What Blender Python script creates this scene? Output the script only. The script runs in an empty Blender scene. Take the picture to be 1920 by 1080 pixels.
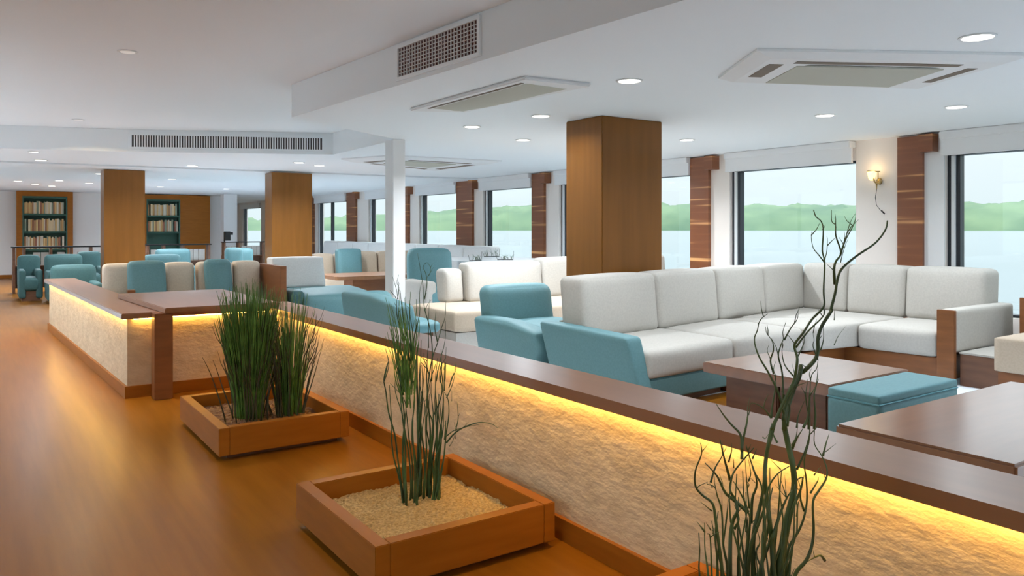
import bpy, bmesh, math, random
from mathutils import Vector, Matrix, noise
random.seed(7)
SC = bpy.context.scene
COL = SC.collection
# ------------------------------------------------------------------ camera, sky, exposure
YAW = math.radians(34.4714)
cam_d = bpy.data.cameras.new('camera'); cam = bpy.data.objects.new('camera', cam_d); COL.objects.link(cam)
cam.location = (0, 0, 1.4); cam.rotation_euler = (math.radians(90), 0, -YAW)
cam_d.sensor_width = 36.0; cam_d.lens = 36.0*1442/1920
cam_d.shift_y = -(540-429)/1920.0
cam_d.clip_end = 9000; cam_d.clip_start = 0.05
SC.camera = cam
SC.view_settings.view_transform = 'Standard'; SC.view_settings.look = 'None'
SC.view_settings.exposure = 0.0; SC.view_settings.gamma = 1.0
SC.view_settings.use_curve_mapping = False
SC.cycles.use_denoising = True
SC.cycles.max_bounces = 10; SC.cycles.diffuse_bounces = 6; SC.cycles.transparent_max_bounces = 16
SC.cycles.sample_clamp_indirect = 6.0
SC.cycles.caustics_reflective = False; SC.cycles.caustics_refractive = False

SKY = 3.45
w = bpy.data.worlds.new('overcast_sky'); SC.world = w; w.use_nodes = True
nt = w.node_tree; nt.nodes.clear()
out = nt.nodes.new('ShaderNodeOutputWorld'); bg = nt.nodes.new('ShaderNodeBackground')
tc = nt.nodes.new('ShaderNodeTexCoord'); sp = nt.nodes.new('ShaderNodeSeparateXYZ')
rp = nt.nodes.new('ShaderNodeValToRGB')
nt.links.new(tc.outputs['Generated'], sp.inputs[0]); nt.links.new(sp.outputs['Z'], rp.inputs[0])
e = rp.color_ramp.elements
e[0].position = 0.0; e[0].color = (.265, .295, .305, 1)
e[1].position = 0.10; e[1].color = (.30, .32, .33, 1)
q = rp.color_ramp.elements.new(0.14); q.color = (.30, .33, .35, 1)
q = rp.color_ramp.elements.new(0.45); q.color = (.88, .95, 1.0, 1)
nt.links.new(rp.outputs[0], bg.inputs[0]); bg.inputs[1].default_value = SKY
nt.links.new(bg.outputs[0], out.inputs[0])

LAMP_W = 30.0      # watts of each ceiling downlight
LED_S = 30.0       # strength of the amber strips under the rail

# ------------------------------------------------------------------ materials
def mat(name, col=(.8, .8, .8), rough=.6, metal=0., spec=.5, emis=None, es=0., coat=0.):
    m = bpy.data.materials.new(name); m.use_nodes = True
    b = m.node_tree.nodes['Principled BSDF']
    b.inputs['Base Color'].default_value = (*col, 1); b.inputs['Roughness'].default_value = rough
    b.inputs['Metallic'].default_value = metal; b.inputs['Specular IOR Level'].default_value = spec
    b.inputs['Coat Weight'].default_value = coat; b.inputs['Coat Roughness'].default_value = .28
    if emis: b.inputs['Emission Color'].default_value = (*emis, 1); b.inputs['Emission Strength'].default_value = es
    return m
def noise_mat(name, c1, c2, scale=(1, 1, 1), ns=4., detail=4., rough=.6, bump=0., bdist=.01, spec=.5, coat=0., metal=0., bscale=None, coords='Object', r0=.35, r1=.65):
    m = mat(name, c1, rough, metal, spec, coat=coat); N = m.node_tree; b = N.nodes['Principled BSDF']
    t = N.nodes.new('ShaderNodeTexCoord'); mp = N.nodes.new('ShaderNodeMapping'); mp.inputs['Scale'].default_value = scale
    n = N.nodes.new('ShaderNodeTexNoise'); n.inputs['Scale'].default_value = ns; n.inputs['Detail'].default_value = detail
    r = N.nodes.new('ShaderNodeValToRGB'); r.color_ramp.elements[0].color = (*c1, 1); r.color_ramp.elements[1].color = (*c2, 1)
    r.color_ramp.elements[0].position = r0; r.color_ramp.elements[1].position = r1
    N.links.new(t.outputs[coords], mp.inputs[0]); N.links.new(mp.outputs[0], n.inputs[0]); N.links.new(n.outputs[0], r.inputs[0])
    N.links.new(r.outputs[0], b.inputs['Base Color'])
    if bump:
        bp = N.nodes.new('ShaderNodeBump'); bp.inputs['Strength'].default_value = bump; bp.inputs['Distance'].default_value = bdist
        n2 = n
        if bscale:
            n2 = N.nodes.new('ShaderNodeTexNoise'); n2.inputs['Scale'].default_value = bscale; n2.inputs['Detail'].default_value = 6
            N.links.new(mp.outputs[0], n2.inputs[0])
        N.links.new(n2.outputs[0], bp.inputs['Height']); N.links.new(bp.outputs[0], b.inputs['Normal'])
    return m
M = {}
M['ceiling'] = mat('painted_ceiling', (.86, .89, .91), .85)
M['bounce_floor'] = noise_mat('pale_bounce_floor', (.70, .76, .82), (.76, .82, .88), (1, 1, 1), 80, 3, .95, .3, .004)  # pale covering added to bounce light up to the ceiling
M['white'] = mat('white_paint', (.80, .80, .80), .6)
M['wallpaint'] = mat('wall_paint', (.84, .82, .80), .8)
M['beigepanel'] = mat('beige_wall_panel', (.86, .79, .73), .7)
M['plaster'] = noise_mat('textured_plaster', (.56, .43, .28), (.66, .52, .35), (1, 1, 1.8), 6, 7, .8, .5, .016, bscale=16)
M['floor'] = noise_mat('oiled_floor', (.22, .080, .007), (.265, .10, .010), (9, .5, 1), 2, 5, .28, 0, coords='Object', spec=.13)
M['wood'] = noise_mat('orange_wood', (.28, .092, .008), (.33, .112, .011), (1, 1, 8), 3, 5, .36, spec=.22)
M['woodh'] = noise_mat('orange_wood_flat', (.46, .20, .062), (.54, .24, .08), (3, .6, 3), 3, 5, .3)
M['column'] = noise_mat('column_veneer', (.175, .068, .011), (.205, .08, .014), (6, 6, .5), 2, 4, .30, spec=.25)
M['rail'] = noise_mat('rail_wood', (.235, .098, .036), (.265, .113, .044), (6, .5, 4), 3, 5, .28, spec=.6, coat=.3)
M['table'] = noise_mat('table_wood', (.18, .07, .028), (.205, .082, .034), (.6, 5, 4), 3, 5, .20, spec=.8, coat=.5)
M['darkwood'] = noise_mat('dark_wood', (.13, .055, .028), (.18, .08, .04), (1, 1, 6), 3, 4, .4)
M['sofawood'] = noise_mat('sofa_wood', (.19, .065, .016), (.24, .085, .023), (1, 1, 6), 3, 4, .4)
M['cream'] = noise_mat('cream_upholstery', (.45, .425, .385), (.49, .465, .42), (1, 1, 1), 60, 3, .85, .12, .002)
M['white_fabric'] = noise_mat('white_upholstery', (.74, .74, .73), (.80, .80, .79), (1, 1, 1), 60, 3, .85, .12, .002)
M['sand'] = noise_mat('sand_upholstery', (.60, .51, .41), (.66, .57, .46), (1, 1, 1), 60, 3, .85, .12, .002)
M['beige'] = noise_mat('beige_upholstery', (.47, .375, .28), (.51, .41, .31), (1, 1, 1), 60, 3, .85, .12, .002)
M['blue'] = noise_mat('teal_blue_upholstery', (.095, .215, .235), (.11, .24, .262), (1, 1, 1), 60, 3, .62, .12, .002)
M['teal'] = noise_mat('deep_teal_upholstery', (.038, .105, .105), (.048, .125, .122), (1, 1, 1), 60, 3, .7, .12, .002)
M['black'] = mat('black_frame', (.012, .016, .022), .4)
M['framew'] = mat('white_frame', (.75, .77, .78), .4)
M['dark'] = mat('grille_dark', (.03, .02, .02), .8)
M['maroon'] = mat('grille_back', (.09, .025, .022), .8)
M['slot'] = mat('slot_brown', (.16, .12, .085), .7)
M['filter'] = mat('filter_mesh', (.46, .45, .38), .8)
M['blind'] = mat('blind_white', (.82, .82, .82), .7)
M['brass'] = mat('antique_brass', (.45, .33, .15), .3, 1.)
M['lampglow'] = mat('lamp_glass', (.9, .7, .35), .4, emis=(1, .72, .25), es=2.2)
M['led'] = mat('amber_strip', (1, .7, .2), .5, emis=(1, .60, .12), es=LED_S)
M['downlight'] = mat('downlight_lens', (1, 1, 1), .5, emis=(1, .93, .80), es=3.5)
M['dim_lens'] = mat('dim_downlight_lens', (.8, .8, .8), .5, emis=(1, .93, .80), es=.25)
M['trimring'] = mat('downlight_ring', (.75, .76, .76), .5)
M['green_shelf'] = mat('green_shelf', (.020, .085, .055), .5)
M['gravel'] = noise_mat('gravel', (.40, .27, .11), (.66, .47, .22), (1, 1, 1), 75, 3, .95, 1., .02)
M['soil'] = noise_mat('brown_soil', (.13, .05, .025), (.30, .17, .07), (1, 1, 1), 30, 3, .95, 1., .02)
M['grass'] = noise_mat('green_blades', (.055, .13, .018), (.14, .28, .05), (1, 1, 1), 14, 3, .45)
M['reed'] = noise_mat('dark_green_stems', (.022, .050, .018), (.055, .125, .038), (1, 1, 1), 9, 3, .45)
M['stembrown'] = noise_mat('brown_green_stems', (.035, .030, .014), (.07, .07, .03), (1, 1, 1), 12, 3, .5)
M['twig'] = noise_mat('olive_twigs', (.028, .048, .018), (.10, .15, .04), (1, 1, 1), 4, 3, .45)
M['metal'] = mat('dark_metal', (.03, .03, .03), .4, .8)
M['piping'] = mat('teal_piping', (.10, .27, .31), .6)
M['hill'] = noise_mat('wooded_hill', (.095, .165, .10), (.17, .25, .14), (1, 1, 1.5), .008, 6, 1.)
M['water'] = noise_mat('lake_water', (.14, .18, .19), (.16, .20, .21), (1, 1, 1), .02, 3, .25, .25, .3, bscale=.8)
def post_mat():   # reddish veneer with horizontal light-streak reflections painted into its colour
    m = mat('post_veneer_light_streaks', (.3, .12, .05), .35, 0, .6); N = m.node_tree; b = N.nodes['Principled BSDF']
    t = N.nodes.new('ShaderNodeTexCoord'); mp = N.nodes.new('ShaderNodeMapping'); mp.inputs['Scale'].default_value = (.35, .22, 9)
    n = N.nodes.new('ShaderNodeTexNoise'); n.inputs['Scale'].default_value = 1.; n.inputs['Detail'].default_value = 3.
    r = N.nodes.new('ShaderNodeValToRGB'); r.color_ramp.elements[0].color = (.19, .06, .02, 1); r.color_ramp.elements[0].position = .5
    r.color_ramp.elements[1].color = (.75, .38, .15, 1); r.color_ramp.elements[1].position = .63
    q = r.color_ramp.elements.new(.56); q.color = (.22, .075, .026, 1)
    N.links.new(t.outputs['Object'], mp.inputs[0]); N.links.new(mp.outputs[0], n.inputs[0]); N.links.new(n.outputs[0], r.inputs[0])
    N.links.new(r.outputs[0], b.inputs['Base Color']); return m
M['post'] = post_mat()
def glass_mat():
    m = bpy.data.materials.new('window_glass'); m.use_nodes = True; N = m.node_tree; N.nodes.clear()
    o = N.nodes.new('ShaderNodeOutputMaterial'); mx = N.nodes.new('ShaderNodeMixShader'); tr = N.nodes.new('ShaderNodeBsdfTransparent')
    g = N.nodes.new('ShaderNodeBsdfGlossy'); g.inputs['Roughness'].default_value = .02; tr.inputs[0].default_value = (.95, .985, .99, 1)
    mx.inputs[0].default_value = .04
    N.links.new(tr.outputs[0], mx.inputs[1]); N.links.new(g.outputs[0], mx.inputs[2]); N.links.new(mx.outputs[0], o.inputs[0]); return m
M['glass'] = glass_mat()
BOOKS = [mat('book_cover_%d' % i, c, .7) for i, c in enumerate([(.62, .42, .18), (.50, .30, .12), (.68, .55, .34), (.40, .22, .10), (.55, .48, .38), (.30, .12, .07), (.66, .60, .48), (.24, .30, .22)])]
BOOKNAMES = ['golden tan', 'ochre brown', 'pale straw', 'chestnut brown', 'grey beige', 'dark red brown', 'cream', 'grey green']

# ------------------------------------------------------------------ mesh helpers
def link(name, bm, m, parent=None, smooth=False, loc=(0, 0, 0), rz=0.):
    me = bpy.data.meshes.new(name); bm.normal_update(); bm.to_mesh(me); bm.free()
    for mm in (m if isinstance(m, (list, tuple)) else [m]): me.materials.append(mm)
    if smooth:
        for p in me.polygons: p.use_smooth = True
    o = bpy.data.objects.new(name, me); COL.objects.link(o); o.location = loc; o.rotation_euler = (0, 0, rz)
    if parent: o.parent = parent
    return o
def thing(name, label, cat, loc=(0, 0, 0), rz=0., group=None):
    o = bpy.data.objects.new(name, None); COL.objects.link(o); o.location = loc; o.rotation_euler = (0, 0, rz)
    o.empty_display_size = .1
    return tag(o, label, cat, group)
def tag(o, label, cat, group=None):
    o['label'] = label; o['category'] = cat
    if group: o['group'] = group
    return o
def struct(o): o['kind'] = 'structure'; return o
def copy_tree(o, parent=None):
    c = o.copy(); COL.objects.link(c)
    if parent: c.parent = parent
    for ch in list(o.children): copy_tree(ch, c)
    return c
def box(bm, x0, x1, y0, y1, z0, z1, bev=0.):
    v = [bm.verts.new((x, y, z)) for z in (z0, z1) for x, y in ((x0, y0), (x1, y0), (x1, y1), (x0, y1))]
    fs = [bm.faces.new([v[i] for i in q]) for q in ((3, 2, 1, 0), (4, 5, 6, 7), (0, 1, 5, 4), (1, 2, 6, 5), (2, 3, 7, 6), (3, 0, 4, 7))]
    if bev:
        ed = list({e for f in fs for e in f.edges}); bmesh.ops.bevel(bm, geom=ed, offset=bev, segments=2, affect='EDGES')
def bx(*a, **k):
    bm = bmesh.new(); box(bm, *a, **k); return bm
def prism(bm, pts, z0, z1, bev=0.):
    n = len(pts)
    a = sum(pts[i][0]*pts[(i+1) % n][1]-pts[(i+1) % n][0]*pts[i][1] for i in range(n))
    if a < 0: pts = pts[::-1]
    lo = [bm.verts.new((x, y, z0)) for x, y in pts]; hi = [bm.verts.new((x, y, z1)) for x, y in pts]
    fs = [bm.faces.new(lo[::-1]), bm.faces.new(hi)]
    for i in range(n): fs.append(bm.faces.new((lo[i], lo[(i+1) % n], hi[(i+1) % n], hi[i])))
    if bev:
        ed = list({e for f in fs for e in f.edges}); bmesh.ops.bevel(bm, geom=ed, offset=bev, segments=2, affect='EDGES')
def pr(pts, z0, z1, bev=0.):
    bm = bmesh.new(); prism(bm, pts, z0, z1, bev); return bm
def soft(sx, sy, sz, r=.05, bulge=(0, 0, 0), n=12, fn=None):
    """rounded, puffed upholstery block centred on the origin"""
    bm = bmesh.new(); bmesh.ops.create_cube(bm, size=2.)
    bmesh.ops.subdivide_edges(bm, edges=bm.edges[:], cuts=n, use_grid_fill=True)
    h = Vector((sx/2, sy/2, sz/2)); r = min(r, *[c*.98 for c in h])
    for v in bm.verts:
        u = v.co.copy()
        # concentrate the rows near the edges
        u = Vector([math.copysign(1-(1-abs(c))**1.6, c) if abs(c) < 1 else c for c in u])
        p = Vector([u[i]*h[i] for i in range(3)])
        q = Vector([max(-h[i]+r, min(h[i]-r, p[i])) for i in range(3)])
        d = p-q
        if d.length > 1e-9: p = q+d.normalized()*r
        for i in range(3):
            j, k = (i+1) % 3, (i+2) % 3
            if abs(u[i]) > .98: p[i] += math.copysign(bulge[i]*(1-u[j]**2)*(1-u[k]**2), u[i])
            
        v.co = p
        if fn: v.co = Vector(fn(p.x, p.y, p.z))
    return bm
def quad_soft(c, z0, z1, r=.05, bulge=(0, 0, 0), lean=(0, 0), n=12, topgrow=0.):
    """soft block whose plan is the quad c = [nearleft, nearright, farright, farleft]; lean shifts its top"""
    c = [Vector(p) for p in c]
    sx = ((c[1]-c[0]).length+(c[2]-c[3]).length)/2; sy = ((c[3]-c[0]).length+(c[2]-c[1]).length)/2; sz = z1-z0
    def fn(x, y, z):
        u, v = x/sx+.5, y/sy+.5
        p = (c[0]*(1-u)+c[1]*u)*(1-v)+(c[3]*(1-u)+c[2]*u)*v
        t = z/sz+.5
        return (p.x+lean[0]*t, p.y+lean[1]*t, z+(z0+z1)/2)
    return soft(sx, sy, sz, r, bulge, n, fn)
def tube(bm, pts, rad, sides=6, cap=True):
    """tapered tube along pts; rad is a number or a list"""
    pts = [Vector(p) for p in pts]; n = len(pts); rings = []
    up = Vector((.31, .17, .93))
    for i, p in enumerate(pts):
        t = (pts[min(i+1, n-1)]-pts[max(i-1, 0)]); t = t.normalized() if t.length > 1e-9 else Vector((0, 0, 1))
        a = t.cross(Vector((1, .2, .1))); 
        if a.length < .1: a = t.cross(up)
        a.normalize(); b = t.cross(a)
        r = rad[i] if isinstance(rad, (list, tuple)) else rad
        rings.append([bm.verts.new(p+(a*math.cos(k*2*math.pi/sides)+b*math.sin(k*2*math.pi/sides))*r) for k in range(sides)])
    for i in range(n-1):
        for k in range(sides):
            bm.faces.new((rings[i][k], rings[i][(k+1) % sides], rings[i+1][(k+1) % sides], rings[i+1][k]))
    if cap: bm.faces.new(rings[0][::-1]); bm.faces.new(rings[-1])
def lathe(bm, prof, seg=24, c=(0, 0, 0)):
    rings = [[bm.verts.new((c[0]+r*math.cos(2*math.pi*k/seg), c[1]+r*math.sin(2*math.pi*k/seg), c[2]+z)) for k in range(seg)] for r, z in prof]
    for i in range(len(rings)-1):
        for k in range(seg): bm.faces.new((rings[i][k], rings[i][(k+1) % seg], rings[i+1][(k+1) % seg], rings[i+1][k]))
    bm.faces.new(rings[0][::-1]); bm.faces.new(rings[-1])
def wave(a, b, amp, n=8, seed=0, ph=None):
    """wavy line from a to b"""
    rr = random.Random(seed); a, b = Vector(a), Vector(b); pts = []
    p1, p2 = rr.uniform(0, 6.28), rr.uniform(0, 6.28); f1, f2 = rr.uniform(.8, 1.7), rr.uniform(.8, 1.7)
    for i in range(n+1):
        t = i/n; k = math.sin(t*math.pi*.9)**.8 if 0 < t < 1 else (0 if t <= 0 else .3)
        pts.append(a.lerp(b, t)+Vector((math.sin(p1+f1*6.28*t)*amp*k, math.sin(p2+f2*6.28*t)*amp*k, 0)))
    return pts

# ------------------------------------------------------------------ setting: shell
HL, HH = 2.5, 2.82
floor = struct(link('floor', bx(-3.25, 9.25, -4.25, 34.2, -.2, 0), M['floor']))
struct(link('floor', pr([(2.36, -4), (4.0, -4), (4.0, 4.4), (5.7, 4.4), (5.7, 2.0), (4.05, 2.0), (4.05, -4), (9, -4), (9, 25.98), (2.36, 25.98)], .0, .004), M['bounce_floor']))  # added pale reflector over the mostly hidden lounge floor
struct(link('floor', bx(-3, -.15, 7, 25.98, .0, .004), M['bounce_floor']))  # same added light-bouncing surface on the unseen aisle side
# raised ceiling over the aisle, and the lower ceiling built round it
struct(link('ceiling', bx(-3.25, 9.25, -4.25, 34.2, HH, HH+.2), M['ceiling']))
low = [(3.14, -4.25), (2.765, 2.795), (2.50, 7.48), (4.19, 8.62), (4.27, 10.91), (1.694, 12.15), (.18, 12.62), (-3.25, 13.6), (-3.25, 15.2), (9.25, 14.2), (9.25, -4.25)]
struct(link('ceiling', pr(low, HL, HH-.001), M['ceiling']))
struct(link('ceiling', pr([(-3.25, 15.24), (9.25, 14.24), (9.25, 34.2), (-3.25, 34.2)], HL-.025, HH-.001), M['ceiling']))
# window wall: openings along Y at X = 9
WX = 9.0; SILL = .45; HEAD = 2.26
OPEN = [(-3.2, .7), (1.55, 4.42), (5.5, 7.48), (8.19, 11.54), (12.34, 14.24), (15.28, 17.25), (18.25, 20.34), (21.8, 24.42), (26.2, 29.4), (30.6, 33.3)]
bm = bmesh.new()
box(bm, WX, WX+.25, -4.25, 34.2, 0, SILL); box(bm, WX, WX+.25, -4.25, 34.2, HEAD, HL+.001)
ys = [-4.25]+[v for o in OPEN for v in o]+[34.2]
for i in range(0, len(ys), 2): box(bm, WX, WX+.25, ys[i], ys[i+1], SILL, HEAD)
struct(link('wall_right', bm, M['beigepanel']))
for i, (y0, y1) in enumerate(OPEN):
    fr = bmesh.new()
    box(fr, WX+.06, WX+.19, y1-.045, y1-.002, SILL+.002, HEAD-.002); box(fr, WX+.06, WX+.19, y0+.002, y0+.03, SILL+.002, HEAD-.002)
    box(fr, WX+.08, WX+.17, y1-.13, y1-.085, SILL+.03, HEAD-.03)
    box(fr, WX+.06, WX+.19, y0+.03, y1-.045, SILL+.002, SILL+.03); box(fr, WX+.06, WX+.19, y0+.03, y1-.045, HEAD-.03, HEAD-.002)
    if i == 7: box(fr, WX+.08, WX+.17, 23.3, 23.38, SILL+.03, HEAD-.03)
    fo = struct(link('window_%d' % (i+1), fr, M['black']))
    link('window_frame', bx(WX+.05, WX+.18, y1-.085, y1-.045, SILL+.03, HEAD-.03), M['framew'], fo)
    link('window_pane', bx(WX+.115, WX+.121, y0+.03, y1-.045, SILL+.03, HEAD-.03), M['glass'], fo)
# roller blinds in white cassettes over each window
NB = ['in the nearest bay at the right edge', 'over the window right of the wall lamp', 'over the window left of the wall lamp', 'over the window partly hidden by the big wooden column', 'over the second window left of the big column', 'over the third window left of the big column', 'over the window behind the slim white pillar', 'over the window right of the second wooden column', 'at the far end of the window wall', 'over the farthest window']
for i, (y0, y1) in enumerate(OPEN):
    if i == 0 or i == 8: continue
    t = thing('roller_blind', 'white roller blind '+NB[i], 'blind', (WX, (y0+y1)/2, HL), group='roller blinds over the lake windows')
    L = (y1-y0)/2
    link('blind_box', bx(-.14, -.002, -L+.001, L-.001, -.09, -.002, bev=.008), M['blind'], t)
    bf = link('blind_fabric', bx(-.10, -.07, -L+.001, L-.001, -.26, -.09), M['blind'], t)
    link('bottom_bar', bx(-.105, -.065, -L+.001, L-.001, -.275, -.26), M['white'], bf)
# wooden posts between the windows
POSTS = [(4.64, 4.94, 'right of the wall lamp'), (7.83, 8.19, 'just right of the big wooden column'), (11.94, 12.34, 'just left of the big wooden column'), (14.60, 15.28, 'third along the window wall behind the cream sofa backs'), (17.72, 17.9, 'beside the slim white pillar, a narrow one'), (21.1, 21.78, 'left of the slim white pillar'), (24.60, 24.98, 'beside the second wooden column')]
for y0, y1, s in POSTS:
    t = thing('window_post', 'reddish wooden post with painted light streaks, '+s, 'post', (WX, (y0+y1)/2, 0), group='wooden posts between the windows')
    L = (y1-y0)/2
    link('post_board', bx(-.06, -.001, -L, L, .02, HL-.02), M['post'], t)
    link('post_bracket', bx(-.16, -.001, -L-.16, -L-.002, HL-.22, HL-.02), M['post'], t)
struct(link('trim_1', bx(WX-.02, WX-.001, 4.42, 4.64, .02, HL-.02), M['white']))
# other walls (their windows are unseen, added to let daylight in)
WN = len(OPEN)
def wall_with_added_windows(name, axis, at0, at1, a0, a1, opens, z0=.35, z1=2.6):
    bm = bmesh.new()
    def b(p, q, u, v):
        if axis == 'x': box(bm, at0, at1, p, q, u, v)
        else: box(bm, p, q, at0, at1, u, v)
    b(a0, a1, 0, z0); b(a0, a1, z1, HH)
    s = [a0]+[v for o in opens for v in o]+[a1]
    for i in range(0, len(s), 2): b(s[i], s[i+1], z0, z1)
    for p, q in opens:
        global WN
        WN += 1; m_ = (at0+at1)/2; fr = bmesh.new()
        def fb(bm_, u, v, a, b_, w_):
            if axis == 'x': box(bm_, m_-w_, m_+w_, u, v, a, b_)
            else: box(bm_, u, v, m_-w_, m_+w_, a, b_)
        for u, v, a, b_ in ((p+.002, p+.05, z0+.002, z1-.002), (q-.05, q-.002, z0+.002, z1-.002), (p+.05, q-.05, z0+.002, z0+.05), (p+.05, q-.05, z1-.05, z1-.002)): fb(fr, u, v, a, b_, .05)
        wo = struct(link('window_%d' % WN, fr, M['black'])); pb = bmesh.new(); fb(pb, p+.05, q-.05, z0+.05, z1-.05, .003)
        link('window_pane', pb, M['glass'], wo)
    return struct(link(name, bm, M['wallpaint']))
LO = [(-3.4, -.2), (.4, 3.6), (4.2, 7.4), (8., 11.2), (12, 15), (16, 19), (20, 23)]
wall_with_added_windows('wall_left', 'x', -3.25, -3, -4.25, 26, LO)
wall_with_added_windows('wall_back', 'y', -4.25, -4, -3, 9, [(-2.6, .6), (1.2, 4.4), (5, 8.4)])
# end wall carrying the bookcases, the return beside it and the far bay
EY = 26.0
bm = bmesh.new(); box(bm, -3, 6.37, EY, EY+.25, 0, HL-.03)
struct(link('wall_front', bm, M['wallpaint']))
struct(link('wall_front', bx(6.12, 6.37, EY+.25, 34, 0, HL-.03), M['wallpaint']))
struct(link('wall_front', bx(6.37, 9, 34, 34.2, 0, HL-.03), M['wallpaint']))
struct(link('baseboard_front', bx(-3, 6.37, EY-.02, EY-.001, .001, .10), M['wood']))
# view outside
bm = bmesh.new(); bmesh.ops.create_grid(bm, x_segments=2, y_segments=2, size=7000)
lk = struct(link('lake', bm, M['water'], loc=(2000, 2000, -2.5)))
bm = bmesh.new(); rows = []
NA = 420
for i in range(NA):
    a = math.radians(-25+150*i/(NA-1))   # bearing from +Y toward +X
    R = 1800.
    hgt = 64+12*noise.noise((a*5, 1.3, 0))+9*noise.noise((a*14, 4.1, 0))+5*noise.noise((a*40, 2, 0))
    fall = min(1, max(.45, (math.degrees(a)-8)/28)); hgt *= fall
    row = []
    for j in range(9):
        t = j/8.; rr = R+260*t
        z = -3+(hgt+3)*math.sin(t*math.pi/2)**.7+ (7*noise.noise((a*90, t*6, 3))+3.5*noise.noise((a*240, t*12, 8)) if j else 0)
        row.append(bm.verts.new((rr*math.sin(a), rr*math.cos(a), z)))
    rows.append(row)
for i in range(NA-1):
    for j in range(8): bm.faces.new((rows[i][j], rows[i+1][j], rows[i+1][j+1], rows[i][j+1]))
struct(link('hills', bm, M['hill'], smooth=True))

# ------------------------------------------------------------------ columns
def column(name, x0, x1, y0, y1, m, label, h=HL):
    t = thing(name, label, 'column', ((x0+x1)/2, (y0+y1)/2, 0))
    a, b = (x1-x0)/2, (y1-y0)/2
    link('shaft', bx(-a, a, -b, b, .002, h-.002, bev=.006), m, t)
    link('base_trim', bx(-a-.012, a+.012, -b-.012, b+.012, .001, .10), m, t)
    return t
column('wooden_column', 4.93, 5.74, 5.64, 6.20, M['column'], 'large square wooden column behind the near cream sofa')
column('wooden_column', 4.47, 5.25, 14.5, 14.93, M['column'], 'middle square wooden column behind the white cushion and blue seat', HL-.03)
column('wooden_column', 1.773, 2.445, 15.5, 16.0, M['column'], 'leftmost square wooden column in front of the bookcases', HL-.03)
column('white_pillar', 4.12, 4.286, 8.568, 8.796, M['white'], 'slim white pillar between the middle and the large wooden columns', HL)

# ------------------------------------------------------------------ partition walls with amber light under the rail
t = thing('partition_wall', 'long low plaster partition with wooden rail running beside the planters', 'partition', (0, 0, 0))
link('panel', bx(2.157, 2.36, -3.5, 7.03, .10, .675), M['plaster'], t)
link('skirting', bx(2.135, 2.38, -3.5, 7.01, .001, .10), M['wood'], t)
bm = bmesh.new()      # rail with a downstand at its front edge that hides the light strip
sec = [(2.095, .656), (2.107, .656), (2.107, .676), (2.40, .676), (2.40, .705), (2.095, .705)]
ends = [[bm.verts.new((x, y, z)) for x, z in sec] for y in (-3.5, 7.0)]
bm.faces.new(ends[0]); bm.faces.new(ends[1][::-1])
for k in range(6): bm.faces.new((ends[0][(k+1) % 6], ends[0][k], ends[1][k], ends[1][(k+1) % 6]))
link('top_rail', bm, M['rail'], t)
link('light_strip', bx(2.109, 2.131, -3.4, 6.9, .664, .673), M['led'], t)
t = thing('partition_wall', 'short low plaster partition under the raised end table', 'partition', (0, 0, 0))
link('panel', bx(1.19, 2.15, 7.035, 7.25, .10, .655), M['plaster'], t)
link('skirting', bx(1.19, 2.13, 7.013, 7.27, .001, .10), M['wood'], t)
link('top_rail', bx(1.30, 2.40, 7.002, 7.30, .658, .705, bev=.006), M['rail'], t)
link('light_strip', bx(1.02, 2.10, 7.008, 7.028, .650, .657), M['led'], t)
t = thing('partition_wall', 'low plaster partition running back along the aisle, light glowing under its rail', 'partition', (0, 0, 0))
A0, A1 = (.975, 7.035), (.745, 12.4)
link('panel', pr([A0, (1.185, 7.035), (.95, 12.4), A1], .10, .655), M['plaster'], t)
link('skirting', pr([(.955, 7.015), (1.188, 7.015), (.96, 12.42), (.725, 12.42)], .001, .10), M['wood'], t)
link('top_rail', pr([(.925, 6.975), (1.298, 6.975), (1.06, 12.47), (.685, 12.47)], .658, .705, .006), M['rail'], t)
link('light_strip', pr([(.945, 7.04), (.965, 7.04), (.735, 12.4), (.715, 12.4)], .650, .657), M['led'], t)

# ------------------------------------------------------------------ end table on post
t = thing('wooden_table', 'long wooden table jutting over the short partition on one post', 'table', (1.22, 6.86, 0))
link('tabletop', pr([(0, -.08), (.93, -.10), (.90, 1.75), (-.12, 1.70)], .707, .752, .006), M['rail'], t)
link('leg', bx(-.075, .065, -.05, .10, .001, .706, bev=.004), M['sofawood'], t)

# ------------------------------------------------------------------ planters
def planter(y0, y1, label, fill, x0=1.215, x1=2.07, zf=.115):
    t = thing('planter_box', label, 'planter', ((x0+x1)/2, (y0+y1)/2, 0))
    a, b = (x1-x0)/2, (y1-y0)/2; w_ = .062
    link('plinth', bx(-a+.06, a-.06, -b+.06, b-.06, .001, .032), M['darkwood'], t)
    link('side_board', bx(-a, -a+w_, -b, b, .032, .20, bev=.003), M['wood'], t)
    link('side_board', bx(a-w_, a, -b, b, .032, .20, bev=.003), M['wood'], t)
    link('side_board', bx(-a+w_, a-w_, -b, -b+w_, .032, .20, bev=.003), M['wood'], t)
    link('side_board', bx(-a+w_, a-w_, b-w_, b, .032, .20, bev=.003), M['wood'], t)
    bm = bmesh.new(); n = 60
    g = [[bm.verts.new((-a+w_+(2*a-2*w_)*i/n, -b+w_+(2*b-2*w_)*j/n, zf+.010*noise.noise((i*.9, j*.9, y0))+.012*noise.noise((i*.12, j*.12, y0)))) for j in range(n+1)] for i in range(n+1)]
    for i in range(n):
        for j in range(n): bm.faces.new((g[i][j], g[i+1][j], g[i+1][j+1], g[i][j+1]))
    s = link('gravel' if fill == 'gravel' else 'soil', bm, M[fill], t)
    return t
planter(4.79, 5.90, 'wooden planter box holding the dense green grass', 'soil', 1.16, 1.985)
planter(2.68, 3.57, 'wooden planter box of gravel with dark reeds, middle of the three', 'gravel')
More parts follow.
